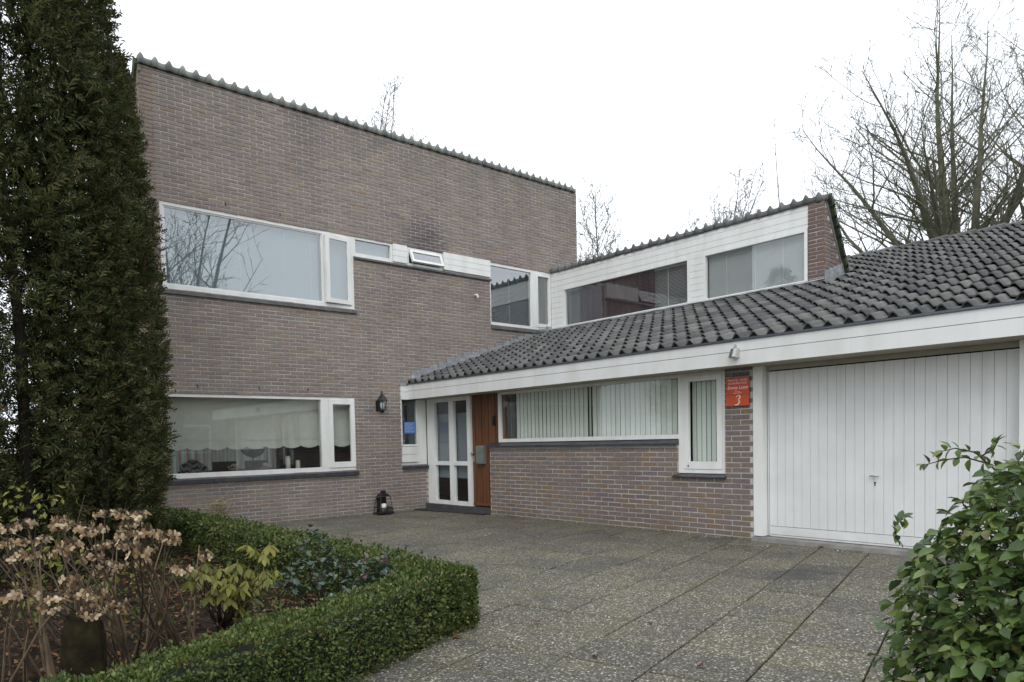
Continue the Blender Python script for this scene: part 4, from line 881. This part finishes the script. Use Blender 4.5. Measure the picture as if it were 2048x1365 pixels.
# --- tall conifer on the left
def conifer(name, label, cols, nspray, loc, group=None, rs=None, sp=(.13, .27), wq=.0125):
    t = thing(name, loc, label, 'tree', group); rn = random.Random(rs or 5); fol = MB()
    tot = sum(c[2] * c[3] for c in cols)
    for (cx, cy, rad, top, z0) in cols:
        s = MB(); zz = [0, 1, 2.5, 4, 6, top * .95]; s.tube([(cx + .06 * math.sin(z), cy + .05 * math.cos(z * 1.3), z) for z in zz], [.07, .06, .05, .04, .025, .008], 7); s.build('trunk', 'bark_cypress', t)
        nn_ = int(nspray * rad * top / tot)
        for _ in range(nn_):
            z = z0 + (top - z0) * rn.random() ** .95; f_ = (z - z0) / (top - z0)
            prof = min(1, .72 + f_ * 1.2) * (1 - max(0, f_ - .45) ** 1.7 * 2.3); prof = max(.05, prof)
            a = rn.uniform(0, 6.283); lump = 1 + .24 * mn.noise((cx + math.cos(a) * 1.5, cy + math.sin(a) * 1.5, z * .9)) + .24 * mn.noise((math.cos(a) * 4, math.sin(a) * 4, z * 2.2 + cx)) + .12 * mn.noise((math.cos(a) * 9, math.sin(a) * 9, z * 5 + cx))
            dens = mn.noise((math.cos(a) * 2.2 + cx * 3, math.sin(a) * 2.2, z * 1.5)); 
            if dens < -.06 and rn.random() < .80: continue
            r_ = rad * prof * lump * (1 - .42 * rn.random() ** 1.6) * (1.14 if rn.random() < .08 else 1); c = Vector((cx + r_ * math.cos(a), cy + r_ * math.sin(a), z))
            out = Vector((math.cos(a), math.sin(a), 0)); L = rn.uniform(*sp) * (1.35 if rn.random() < .15 else 1); d = (out * rn.uniform(.35, 1.0) + Vector((0, 0, rn.uniform(-.35, .8))) + Vector((rn.gauss(0, .3), rn.gauss(0, .3), rn.gauss(0, .2)))).normalized()
            m3 = frame_to(d, Vector((rn.gauss(0, 1), rn.gauss(0, 1), rn.gauss(0, .7))).normalized()); c = c - d * L * .4
            def qd(x0, y0, x1, y1, w_):
                dx, dy = x1 - x0, y1 - y0; l = math.hypot(dx, dy); nx, ny = -dy / l * w_, dx / l * w_; dz = -.25 * L * (x1 / L) ** 2
                fol.face([c + m3 @ Vector((x0 - nx * .6, y0 - ny * .6, 0)), c + m3 @ Vector((x0 + (x1 - x0) * .6 - nx, y0 + (y1 - y0) * .6 - ny, dz * .5)), c + m3 @ Vector((x1, y1, dz)), c + m3 @ Vector((x0 + (x1 - x0) * .6 + nx, y0 + (y1 - y0) * .6 + ny, dz * .5))])
            qd(0, 0, L, 0, wq)
            for k in range(7):
                x = L * (.12 + .115 * k); sd_ = 1 if k % 2 else -1; l2 = L * (.46 - .045 * k); qd(x, 0, x + l2 * .72, sd_ * l2 * .68, wq)
    fol.build('crown', 'cypress', t, kind='stuff'); return t
conifer('conifer_tree', 'tall dense dark green conifer in front of the left end of the house', [(-6.72, -2.45, .86, 9.6, .25), (-6.05, -2.0, .60, 7.2, .3), (-7.45, -2.7, .85, 9.4, .3), (-6.36, -3.0, .52, 5.0, .25), (-7.1, -3.2, .75, 8.6, .25), (-5.92, -2.5, .42, 4.9, .25), (-6.45, -2.75, .50, 8.0, .25), (-7.8, -3.4, .6, 8.6, .25), (-5.68, -1.75, .42, 6.2, .3)], 64000, (-6.62, -2.45, 0), sp=(.09, .22), wq=.0088)

# --- bare trees
def bare_tree(name, label, base, height, spread, stems, mat, rs, twig=.0045, fork=.16, lean=(0, 0), dens=1.0, group=None, trunk_r=.22, depth_max=4, up=.25, blen=(.38, .85), incr=None):
    t = thing(name, base, label, 'tree', group); rn = random.Random(rs); tr = MB(); br = MB(); base = Vector(base)
    def seg(mb, p0, d, L, r0, r1, n, wob, upt):
        pts = [p0.copy()]; dirs = []; p = p0.copy(); d = d.copy()
        for i in range(n):
            d = (d + Vector((rn.gauss(0, wob), rn.gauss(0, wob), rn.gauss(0, wob))) + Vector((0, 0, upt))).normalized(); p = p + d * (L / n); pts.append(p.copy()); dirs.append(d.copy())
        rad = [r1 + (r0 - r1) * (1 - i / n) ** 1.25 for i in range(n + 1)]; mb.tube(pts, rad, 7 if r0 > .05 else (4 if r0 > .015 else 3)); return pts, dirs, rad
    def branch(p, d, L, r0, lev):
        n = 5 if lev < 3 else (4 if lev < 4 else 3); r1 = max(twig * .6, r0 * (.35 if lev < depth_max else .5)); pts, dirs, rad = seg(br, p, d, L, r0, r1, n, .10 if lev < 3 else .16, up * .30)
        if lev >= depth_max: return
        nk = max(2, int((L / (.34 + .07 * (4 - lev))) * dens * (.9 if lev < 2 else 1.0))); nk = min(nk, 15)
        for k in range(nk):
            f = .18 + .82 * (k + rn.random()) / nk; i = min(n - 1, int(f * n)); ff = f * n - i; q = pts[i].lerp(pts[i + 1], min(1, ff)); dd = dirs[i]
            a = rn.uniform(0, 6.283); per = dd.cross(Vector((0, 0, 1)) if abs(dd.z) < .9 else Vector((1, 0, 0))).normalized(); per = per * math.cos(a) + dd.cross(per) * math.sin(a)
            nd = (dd * rn.uniform(.6, 1.0) + per * rn.uniform(.45, .95) + Vector((0, 0, up * .5))).normalized(); branch(q, nd, L * rn.uniform(.30, .58) * (1.12 - .5 * f), max(twig, rad[i] * .55), lev + 1)
    fk = base + Vector((lean[0] * .2, lean[1] * .2, height * fork))
    if stems > 1 or fork > .3: seg(tr, base, Vector((lean[0], lean[1], 3)).normalized(), height * fork, trunk_r, trunk_r * .8, 4, .02, .1)
    if stems == 1:
        pts, dirs, rad = seg(tr, base, Vector((lean[0], lean[1], 3)).normalized(), height, trunk_r, twig, 10, .025, .12); nb = int(height * 3.2 * dens)
        for k in range(nb):
            f = fork + (1 - fork) * (k + rn.random()) / nb; i = min(9, int(f * 10)); q = pts[i].lerp(pts[i + 1], f * 10 - i); a = k * 2.4 + rn.uniform(-.4, .4)
            nd = Vector((math.cos(a), math.sin(a), .55 + .7 * f)).normalized(); branch(q, nd, spread * (1.15 - f) * rn.uniform(.7, 1.1), max(twig * 1.5, rad[i] * .4), 2)
    else:
        for k in range(stems):
            a = 6.283 * k / stems + rn.uniform(-.35, .35); inc = rn.uniform(*incr) if incr else rn.uniform(.12, .62) * spread / (height * .5); d = Vector((math.cos(a) * inc + lean[0], math.sin(a) * inc + lean[1], 1)).normalized(); L = height * (1 - fork) * rn.uniform(.78, 1.02) * (1 - (.30 * min(1, inc) if incr else 0))
            r0 = trunk_r * rn.uniform(.42, .6); n = 9; st0 = base + Vector((math.cos(a) * trunk_r * .4, math.sin(a) * trunk_r * .4, height * fork * rn.uniform(.55, 1.0))); pts, dirs, rad = seg(tr, st0, d, L, r0, twig * 1.2, n, .045, .05)
            nb = int(L * 2.3 * dens)
            for j in range(nb):
                f0 = .20 if incr else .06; f = f0 + (1 - f0) * (j + rn.random()) / nb; i = min(n - 1, int(f * n)); q = pts[i].lerp(pts[i + 1], f * n - i); b_ = rn.uniform(0, 6.283); nd = (dirs[i] * .45 + Vector((math.cos(b_), math.sin(b_), rn.uniform(.05, .5))) * .8).normalized()
                branch(q, nd, spread * rn.uniform(*blen) * (1.05 - .62 * f), max(twig * 1.3, rad[i] * rn.uniform(.25, .42)), 2)
    tr.build('trunk', mat, t, smooth=True); br.build('crown', mat, t, kind='stuff'); return t
def gpt(px, depth):
    p = at(px, 880, depth); return (p.x, p.y, -.05)
bare_tree('bare_tree', 'big many-stemmed bare tree rising behind the garage wing roof', gpt(1930, 23), 18.6, 6.2, 15, 'bark_grey', 11, twig=.0074, fork=.34, trunk_r=.34, dens=1.22, depth_max=5, blen=(.26, .72), up=.26, incr=(.05, 1.3))
bare_tree('bare_tree', 'bare tree at the right edge leaning its branches into the picture', gpt(2480, 20), 15.5, 5.0, 6, 'bark_grey', 23, twig=.0075, fork=.2, trunk_r=.30, dens=.7, lean=(-.10, .12), depth_max=5)
bare_tree('bare_tree', 'small bare tree with tiered branches beside the right end of the tall wall', gpt(1197, 27), 10.6, 4.2, 1, 'bark_grey', 31, twig=.0095, fork=.35, trunk_r=.13, dens=1.6, depth_max=5)
bare_tree('bare_tree', 'thin bare treetops showing above the dormer roof', gpt(1455, 34), 15.2, 3.2, 14, 'bark_pale', 37, twig=.0105, fork=.60, trunk_r=.12, dens=1.9, depth_max=5, blen=(.2, .5), incr=(.05, .75))
bare_tree('bare_tree', 'slender bare sapling tip above the right end of the dormer roof', gpt(1560, 32), 15.4, 2.2, 1, 'bark_pale', 41, twig=.006, fork=.5, trunk_r=.10, dens=.45, depth_max=4)
bare_tree('bare_tree', 'faint bare treetop peeping over the tiled coping of the tall wall', gpt(760, 36), 20.6, 3.8, 14, 'bark_pale', 43, twig=.0105, fork=.60, trunk_r=.12, dens=1.7, depth_max=5, blen=(.2, .5), incr=(.05, .7))
# trees and a house across the street, seen in the window panes
bare_tree('bare_tree', 'bare tree across the street mirrored in the large upper window', (1.6, -20, -.05), 14.8, 7.5, 7, 'bark_grey', 53, twig=.012, fork=.16, trunk_r=.36, dens=.72, depth_max=4)
conifer('conifer_tree', 'pointed evergreen mirrored in the dormer window', [(-17.0, 5.2, 1.5, 9.0, .3)], 3200, (-17.0, 5.2, 0), rs=8, sp=(.3, .55))
hs_ = thing('brick_house', (6, -31, 0), 'neighbouring house with red tiled roof mirrored in the ground-floor window', 'house'); box('wall', 'brick_old', hs_, -3, 16, -36, -29, -.05, 4.2); MB().prism([(-28.6, 4.0), (-36.4, 4.0), (-32.5, 7.6)], 0, -3.4, 16.4).build('roof', 'far_roof', hs_)
for x in (0, 4.5, 9.5):
    f_ = box('window', 'white_paint', hs_, x, x + 2, -28.99, -28.9, 1.0, 2.6); box('pane', 'dark_sill', f_, x + .12, x + 1.88, -28.9, -28.88, 1.12, 2.48)

# --- hydrangeas with dried flower heads
def floret(s, c, nrm, r_, rn):
    m3 = frame_to(Vector(nrm).cross(Vector((0, 0, 1)) if abs(Vector(nrm).z) < .9 else Vector((1, 0, 0))).normalized(), Vector(nrm), 0)
    for k in range(4):
        a = k * math.pi / 2 + rn.uniform(-.2, .2); ca, sa = math.cos(a), math.sin(a); rr = r_ * rn.uniform(.8, 1.1); cu = rn.uniform(-.25, .35) * r_
        def P(rad, off, h): return c + m3 @ Vector((ca * rad - sa * off, sa * rad + ca * off, h))
        s.f.append(tuple(len(s.v) + i for i in range(6))); s.v += [tuple(P(0, 0, 0)), tuple(P(rr * .45, -rr * .42, cu * .4)), tuple(P(rr * .9, -rr * .30, cu)), tuple(P(rr * 1.02, 0, cu * 1.2)), tuple(P(rr * .9, rr * .30, cu * .9)), tuple(P(rr * .45, rr * .42, cu * .3))]
HEADS = [(15, 1059), (29, 1112), (53, 1047), (64, 1112), (85, 1080), (114, 1053), (123, 1041), (117, 1103), (143, 1088), (164, 1053), (190, 1062), (202, 1091), (228, 1088), (211, 1026), (242, 1026), (278, 1029), (264, 1046), (249, 1068), (290, 1065), (334, 1071), (343, 1082), (255, 1088), (281, 1102), (205, 1126), (234, 1129), (182, 1112), (284, 1123), (211, 1143), (410, 1110), (362, 1140), (18, 1191), (50, 1188), (152, 1182), (111, 1197), (192, 1185), (164, 1232), (187, 1223), (234, 1212), (143, 1153), (102, 1213), (6, 1085), (40, 1085)]
rn = random.Random(3)
BASES = [((-7.62, -6.85), 'dried hydrangea bush with tan flower heads at the left picture edge'), ((-7.18, -6.95), 'dried hydrangea bush with pale brown heads above the mossy stump'), ((-6.85, -6.85), 'dried hydrangea bush with sparse heads near the yellow-green rhododendron')]
HY = [thing('hydrangea', (b_[0], b_[1], 0), lab, 'shrub', 'dried hydrangeas in the bed') for b_, lab in BASES]
for i, (px, py) in enumerate(HEADS):
    k = 0 if px < 95 else (1 if px < 232 else 2); par = HY[k]; dep = rn.uniform(3.55, 4.35) if py < 1150 else rn.uniform(3.3, 3.9)
    c = at(px, py, dep); b_ = BASES[k][0]; b0 = Vector((b_[0] + rn.uniform(-.16, .16), b_[1] + rn.uniform(-.16, .16), .02)); md = b0.lerp(c, .5) + Vector((rn.uniform(-.05, .05), rn.uniform(-.05, .05), .06)); md2 = b0.lerp(c, .8) + Vector((rn.uniform(-.02, .02), rn.uniform(-.02, .02), .03))
    MB().tube([b0, b0.lerp(md, .5) + Vector((rn.uniform(-.02, .02), 0, 0)), md, md2, c], [.0085, .0075, .006, .0045, .003], 5).build('stem', 'stem_tan' if i % 3 else 'stem_dark', par)
    s = MB(); nf = rn.randint(8, 13); R_ = rn.uniform(.048, .078)
    for j in range(nf):
        a = 6.283 * j / nf + rn.uniform(-.3, .3); rr = R_ * rn.uniform(.55, 1.05); fc = c + Vector((rr * math.cos(a), rr * math.sin(a), rn.uniform(-.02, .012))); nr_ = Vector((math.cos(a) * .7, math.sin(a) * .7, rn.uniform(-.2, .9))); floret(s, fc, nr_.normalized(), rn.uniform(.018, .028), rn); s.tube([c - Vector((0, 0, .03)), fc], [.0015, .0012], 3)
    fh = s.build('flower_head', 'petal_tan', par); s = MB()
    for j in range(26):
        a = rn.uniform(0, 6.283); rr = rn.uniform(0, R_ * .75); e = c + Vector((rr * math.cos(a), rr * math.sin(a), rn.uniform(.0, .022))); s.tube([c - Vector((0, 0, .03)), e], [.0016, .0012], 3); s.tube([e, e + Vector((0, 0, .005))], .0032, 4)
    s.build('seed_cluster', 'stem_dark', fh)
for k, (b_, lab) in enumerate(BASES):
    for j in range(3):
        b0 = Vector((b_[0] + rn.uniform(-.2, .2), b_[1] + rn.uniform(-.2, .2), .02)); e = b0 + Vector((rn.uniform(-.35, .35), rn.uniform(-.35, .35), rn.uniform(.35, .75))); md = b0.lerp(e, .5) + Vector((rn.uniform(-.05, .05), rn.uniform(-.05, .05), .05)); MB().tube([b0, md, e], [.007, .005, .003], 5).build('stem', 'stem_tan', HY[k])
# --- rhododendron
RH = [(1290, 640), (1400, 520), (1440, 600), (1500, 555), (1480, 640), (1540, 620), (1600, 590), (1650, 690), (1700, 560), (1740, 430), (1690, 395), (1800, 460), (1840, 395), (1800, 570), (1885, 565), (1740, 680), (1520, 720), (1420, 750), (1640, 810), (1690, 850), (1345, 650), (1600, 700), (720, 640), (1560, 540), (1460, 690), (1380, 590), (1570, 660), (1620, 520), (1680, 640), (1760, 610), (1830, 620), (1560, 760), (1720, 760), (1320, 560)]
rho = thing('rhododendron', (-6.32, -6.4, 0), 'young rhododendron with drooping yellow-green leaves inside the box hedge', 'shrub'); V, Fc = leaf_vf(.105, .0205, .15, .10); s = MB(); s.add(V, Fc); lm = s.mesh('leaf', 'rhodo_leaf', True); rb = Vector((-6.32, -6.42, .02))
for (zx, zy) in RH:
    c = at(zx / 3.413, 980 + zy / 3.413 - 6, rn.uniform(4.35, 4.75)); md = rb.lerp(c, .55) + Vector((rn.uniform(-.06, .06), rn.uniform(-.06, .06), -.03)); MB().tube([rb + Vector((rn.uniform(-.05, .05), rn.uniform(-.05, .05), 0)), md, c], [.006, .0045, .003], 5).build('stem', 'stem_dark', rho)
    MB().tube([c, c + Vector((0, 0, .022))], [.005, .001], 5).build('bud', 'rhodo_leaf', rho); nl = rn.randint(7, 10); ph = rn.uniform(0, 6)
    for j in range(nl):
        a = ph + 6.283 * j / nl + rn.uniform(-.25, .25); d = Vector((math.cos(a), math.sin(a), rn.uniform(-1.5, -.35))).normalized(); sc_ = rn.uniform(.60, 1.0)
        link('leaf', lm, rho, loc=c, rot=frame_to(d, Vector((0, 0, 1)), rn.uniform(-.3, .3)).to_euler(), scale=(sc_,) * 3)
# --- holly-like evergreen leaning over the hedge
hol = thing('mahonia', (-5.55, -6.35, 0), 'glossy dark blue-green spiny evergreen growing against the inner side of the hedge', 'shrub'); s = MB(); st = [(0, 0), (.18, .7), (.26, .45), (.45, 1.0), (.53, .6), (.72, .85), (.8, .42), (1, 0)]; V = []; Fc = []
for t_, w_ in st: V += [(t_ * .07, w_ * .026, .008 * w_), (t_ * .07, 0, -.008 * t_), (t_ * .07, -w_ * .026, .008 * w_)]
for i in range(len(st) - 1): a = 3 * i; Fc += [(a, a + 3, a + 4, a + 1), (a + 1, a + 4, a + 5, a + 2)]
s.add(V, Fc); hm = s.mesh('leaf', 'holly_leaf'); hb = Vector((-5.52, -6.35, .02))
HC = [(620, 1065, 5.7), (640, 1082, 5.6), (612, 1090, 5.6), (655, 1100, 5.5), (630, 1125, 5.4), (605, 1122, 5.4), (655, 1128, 5.35), (690, 1135, 5.3), (720, 1125, 5.3), (745, 1135, 5.2), (700, 1150, 5.2), (660, 1150, 5.2), (730, 1160, 5.1), (765, 1140, 5.1), (640, 1165, 5.1), (690, 1180, 5.0), (600, 1180, 5.0), (570, 1170, 5.0), (575, 1150, 5.0), (660, 1195, 5.0), (760, 1120, 5.2), (775, 1150, 5.05)]
for (px, py, dp) in HC:
    c = at(px, py, dp - .1); md = hb.lerp(c, .6) + Vector((rn.uniform(-.04, .04), rn.uniform(-.04, .04), -.02)); MB().tube([hb, md, c], [.005, .004, .002], 4).build('stem', 'stem_dark', hol)
    for j in range(12):
        q = c + Vector((rn.gauss(0, .035), rn.gauss(0, .035), rn.gauss(0, .022))); d = (rv() + Vector((0, 0, .1))).normalized(); sc_ = rn.uniform(.6, 1.05); link('leaf', hm, hol, loc=q, rot=frame_to(d, Vector((0, 0, 1)), rn.uniform(-.5, .5)).to_euler(), scale=(sc_,) * 3)
# --- leafy evergreen bush in the right foreground
bu = thing('honeysuckle_bush', (-5.3, -10.75, 0), 'leafy green evergreen bush filling the lower right corner', 'shrub'); V, Fc = leaf_vf(.056, .0190, .34, .32); s = MB(); s.add(V, Fc); bm_ = s.mesh('leaf', 'bush_leaf', True)
leaves = []; rb_ = random.Random(17); bc = Vector((-5.14, -10.92, 0))
def bush_r(z, a):
    f_ = z / 1.27; base_r = .535 * (1 - max(0, f_ - .30) ** 2.2 * 1.55); return max(.03, base_r * (1 + .16 * mn.noise((math.cos(a) * 1.6, math.sin(a) * 1.6, z * 2.4))))
stm = MB(); core = MB()
for i in range(330):
    a = rb_.uniform(0, 6.283); z = rb_.uniform(.08, 1.25); r_ = bush_r(z, a) * rb_.uniform(.88, 1.10); tip = bc + Vector((math.cos(a) * r_, math.sin(a) * r_, z)); root = bc + Vector((rb_.uniform(-.12, .12), rb_.uniform(-.12, .12), .0)); m1 = root.lerp(tip, .45) + Vector((0, 0, .12 + .1 * z)); m2 = root.lerp(tip, .8) + Vector((0, 0, .07)); pts = [root, m1, m2, tip]; stm.tube(pts, [.006, .0045, .003, .0015], 4)
    for k in range(9):
        f_ = .42 + .58 * k / 8; p_ = (m1.lerp(m2, (f_ - .4) / .4) if f_ < .8 else m2.lerp(tip, (f_ - .8) / .2)); dd = (tip - m1).normalized()
        for sd_ in (-1, 1):
            per = dd.cross(Vector((0, 0, 1))).normalized() * sd_; d = (dd * rb_.uniform(.2, .8) + per * rb_.uniform(.5, 1) + Vector((0, 0, rb_.uniform(-.55, .25))) + Vector((math.cos(a), math.sin(a), 0)) * .3).normalized(); leaves.append((p_ + d * .006, d, rb_.uniform(.45, 1.2) * (1.0 if rb_.random() < .8 else .55), rb_.uniform(-.8, .8)))
for i in range(4600):
    a = rb_.uniform(0, 6.283); z = 1.20 * rb_.random() ** .8; r_ = bush_r(z, a) * (1.04 - .32 * rb_.random() ** 1.5); q = bc + Vector((math.cos(a) * r_, math.sin(a) * r_, z)); out = Vector((math.cos(a), math.sin(a), 0))
    d = (out * rb_.uniform(.3, 1) + Vector((-out.y, out.x, 0)) * rb_.uniform(-1, 1) + Vector((0, 0, rb_.uniform(-.8, .25)))).normalized(); leaves.append((q, d, rb_.uniform(.40, 1.2), rb_.uniform(-.6, .6)))
# loose arching shoots towards the garage
for (pts_, dp) in (([(1985, 930), (1930, 915), (1890, 920), (1850, 930)], 2.35), ([(1960, 915), (1990, 895), (1993, 885)], 2.3), ([(1800, 1090), (1790, 1065), (1797, 1045), (1812, 1035)], 2.5), ([(1990, 940), (1950, 905), (1910, 897), (1885, 903)], 2.3), ([(2030, 930), (2050, 905), (2060, 895)], 2.2)):
    P3 = [at(x, y, dp) for x, y in pts_]; stm.tube(P3, [.003, .0025, .002, .0012][:len(P3)], 4)
    for i in range(len(P3) - 1):
        for k in range(2):
            q = P3[i].lerp(P3[i + 1], .3 + .5 * k); dd = (P3[i + 1] - P3[i]).normalized()
            for sd_ in (-1, 1): d = (dd * .5 + Vector((0, 0, 1)) * sd_ * rb_.uniform(.3, .9) + rv() * .35).normalized(); leaves.append((q, d, rb_.uniform(.45, .75), rb_.uniform(-.6, .6)))
    for k in range(3): leaves.append((P3[-1], ((P3[-1] - P3[-2]).normalized() + rv() * .5).normalized(), rb_.uniform(.35, .6), 0))
stm.build('stems', 'stem_dark', bu)
leaves.sort(key=lambda l: (0 if -10 < pix(l[0])[0] < 2058 and pix(l[0])[1] < 1375 else 1, (l[0] - CAM).length)); rest = MB()
for k, (p_, d, sc_, ro) in enumerate(leaves):
    m3 = frame_to(d, Vector((0, 0, 1)), ro)
    if k < 300: link('leaf', bm_, bu, loc=p_, rot=m3.to_euler(), scale=(sc_,) * 3)
    else: rest.add([tuple(p_ + m3 @ (Vector(v) * sc_)) for v in V], Fc)
rest.build('foliage', 'bush_leaf', bu, kind='stuff', smooth=True)
# --- stump, litter, weeds, dry shrub, fallen leaves
sp0 = at(170, 1365, 3.55); stp = thing('tree_stump', (sp0.x, sp0.y, 0), 'dark mossy stump among the hydrangea stems at the lower left', 'stump'); s = MB(); n = 30; prof = [(.135, 0), (.112, .12), (.102, .25), (.098, .36), (.092, .44), (.075, .50), (.04, .46)]; 
s.lathe(prof, sp0.x, sp0.y, n); s.v = [(x + .045 * mn.noise((x * 16, y * 16, z * 2)), y + .045 * mn.noise((x * 15, y * 13, z * 2 + 3)), z + (.02 * mn.noise((x * 20, y * 20, 1)) if z > .3 else 0)) for x, y, z in s.v]; s.build('bole', 'stump_moss', stp, smooth=True)
lt = MB(); wl_ = MB(); rl = random.Random(29)
for _ in range(5200):
    x, y = rl.uniform(-8.2, -5.1), rl.uniform(-8.2, -1.2)
    if not inpoly(x, y, BED): continue
    c = Vector((x, y, .04 + rl.uniform(0, .02) + .04 * mn.noise((x * 2, y * 2, 0)))); m3 = frame_to(Vector((rl.gauss(0, 1), rl.gauss(0, 1), rl.gauss(0, .25))), Vector((rl.gauss(0, .4), rl.gauss(0, .4), 1)).normalized()); l, w_ = rl.uniform(.015, .038), rl.uniform(.008, .018)
    lt.face([c + m3 @ Vector((-l, 0, 0)), c + m3 @ Vector((0, w_, .006)), c + m3 @ Vector((l, 0, 0)), c + m3 @ Vector((0, -w_, .006))])
lt.build('leaf_litter', 'dead_leaf', kind='stuff', label='brown leaf litter covering the planting bed', cat='leaves')
for _ in range(900):
    x, y = rl.uniform(-8.0, -5.3), rl.uniform(-7.6, -2.2)
    if not inpoly(x, y, BED) or mn.noise((x * 1.1, y * 1.1, 9)) < -.02: continue
    for k in range(4):
        a = rl.uniform(0, 6.28); d = Vector((math.cos(a), math.sin(a), rl.uniform(.4, 1.4))).normalized(); l = rl.uniform(.02, .05); m3 = frame_to(d, rv()); c = Vector((x, y, .04)) + d * rl.uniform(.01, .07); wl_.face([c, c + m3 @ Vector((l * .5, l * .28, 0)), c + m3 @ Vector((l, 0, -.1 * l)), c + m3 @ Vector((l * .5, -l * .28, 0))])
wl_.build('ground_cover', 'weed_leaf', kind='stuff', label='low green weeds between the shrubs in the bed', cat='weeds')
wg = MB()
for (px, py, dp) in [(30, 1020, 5.0), (55, 1000, 5.2), (100, 1010, 5.0), (20, 1000, 5.1), (75, 985, 5.3), (40, 1140, 4.6), (90, 1130, 4.6), (60, 1175, 4.4), (130, 1130, 4.6), (250, 1150, 4.9), (30, 1220, 4.2), (70, 1210, 4.2), (210, 1240, 4.4)]:
    c0 = at(px, py, dp)
    for k in range(13):
        c = c0 + Vector((rl.gauss(0, .09), rl.gauss(0, .09), rl.gauss(0, .06))); m3 = frame_to((rv() + Vector((0, 0, .3))).normalized(), rv()); l = rl.uniform(.04, .07); wg.face([c, c + m3 @ Vector((l * .5, l * .24, .004)), c + m3 @ Vector((l, 0, -.006)), c + m3 @ Vector((l * .5, -l * .24, .004))])
gs = thing('green_shrub', (-7.3, -6.2, 0), 'loose green-leaved shrub growing behind the dried hydrangeas', 'shrub'); wg.build('foliage', 'rhodo_leaf', gs, kind='stuff'); s = MB()
for k in range(12): s.tube([(-7.3 + .02 * k, -6.2, 0), (-7.35 + rl.uniform(-.3, .3), -6.1 + rl.uniform(-.2, .2), .5), (-7.4 + rl.uniform(-.45, .45), -6.0 + rl.uniform(-.3, .3), rl.uniform(.6, 1.0))], [.007, .005, .002], 4)
s.build('stems', 'stem_dark', gs)
ds = thing('dried_shrub', (-4.05, -.28, 0), 'small dried yellowish shrub against the wall under the picture window', 'shrub'); s = MB()
for k in range(420):
    c = Vector((-4.05 + rl.gauss(0, .10), -.28 + rl.gauss(0, .06), .34 + rl.gauss(0, .10))); c.z = max(.02, c.z); m3 = frame_to(rv(), rv()); l = rl.uniform(.02, .045); s.face([c, c + m3 @ Vector((l * .5, l * .25, 0)), c + m3 @ Vector((l, 0, 0)), c + m3 @ Vector((l * .5, -l * .25, 0))])
s.build('foliage', 'dry_shrub', ds, kind='stuff'); s = MB()
for k in range(14): s.tube([(-4.05, -.28, 0), (-4.05 + rl.gauss(0, .10), -.28 + rl.gauss(0, .05), rl.uniform(.3, .5))], [.005, .002], 4)
s.build('stems', 'stem_tan', ds)
def flat_leaf(px, py, size, label):
    d = at(px, py, 1) - CAM; p_ = CAM + d * (-CAM.z / d.z); s = MB(); n = 12; cc = len(s.v); pts = []
    for k in range(n): a = 6.283 * k / n; r_ = size * (1.0 if k % 3 == 0 else .62) * U(.8, 1.1); pts.append((p_.x + r_ * math.cos(a), p_.y + r_ * .7 * math.sin(a), .008 + U(0, .018)))
    s.v = pts + [(p_.x, p_.y, .012)]; s.f = [(i, (i + 1) % n, n) for i in range(n)]; s.build('fallen_leaf', 'dead_leaf', label=label, cat='leaf', group='fallen leaves on the driveway')
for q in ((1075, 1247, .035, 'curled tan fallen leaf on the slabs right of the hedge corner'), (1400, 1336, .038, 'fallen brown leaf on the slabs at the bottom centre of the driveway'), (1302, 1253, .022, 'small dark twig-like leaf in the middle of the driveway'), (1641, 1096, .05, 'orange-brown leaf near the garage threshold'), (815, 1094, .05, 'brown leaf on the paving behind the hedge near the lantern'), (1190, 1318, .03, 'dark wet leaf beside the slab joint in the foreground'), (915, 1278, .05, 'large brown leaf tucked against the foot of the hedge corner'), (962, 1336, .03, 'small reddish leaf in the foreground slab joint'), (1645, 1213, .02, 'small round brown leaf between the two long slab joints')): flat_leaf(*q)
gt = MB()
for _ in range(260):
    y = rl.uniform(-6.8, -2.0); x = XB - rl.uniform(.005, .05)
    if mn.noise((y * 2.2, 0, 4)) < .15: continue
    d = Vector((rl.uniform(-.6, .1), rl.uniform(-.5, .5), 1)).normalized(); m3 = frame_to(d, rv()); l = rl.uniform(.015, .04); c = Vector((x, y, .0)); gt.face([c, c + m3 @ Vector((l * .5, l * .16, 0)), c + m3 @ Vector((l, 0, 0)), c + m3 @ Vector((l * .5, -l * .16, 0))])
gt.build('moss_and_weeds', 'weed_leaf', kind='stuff', label='moss and weeds along the foot of the wing wall', cat='weeds')
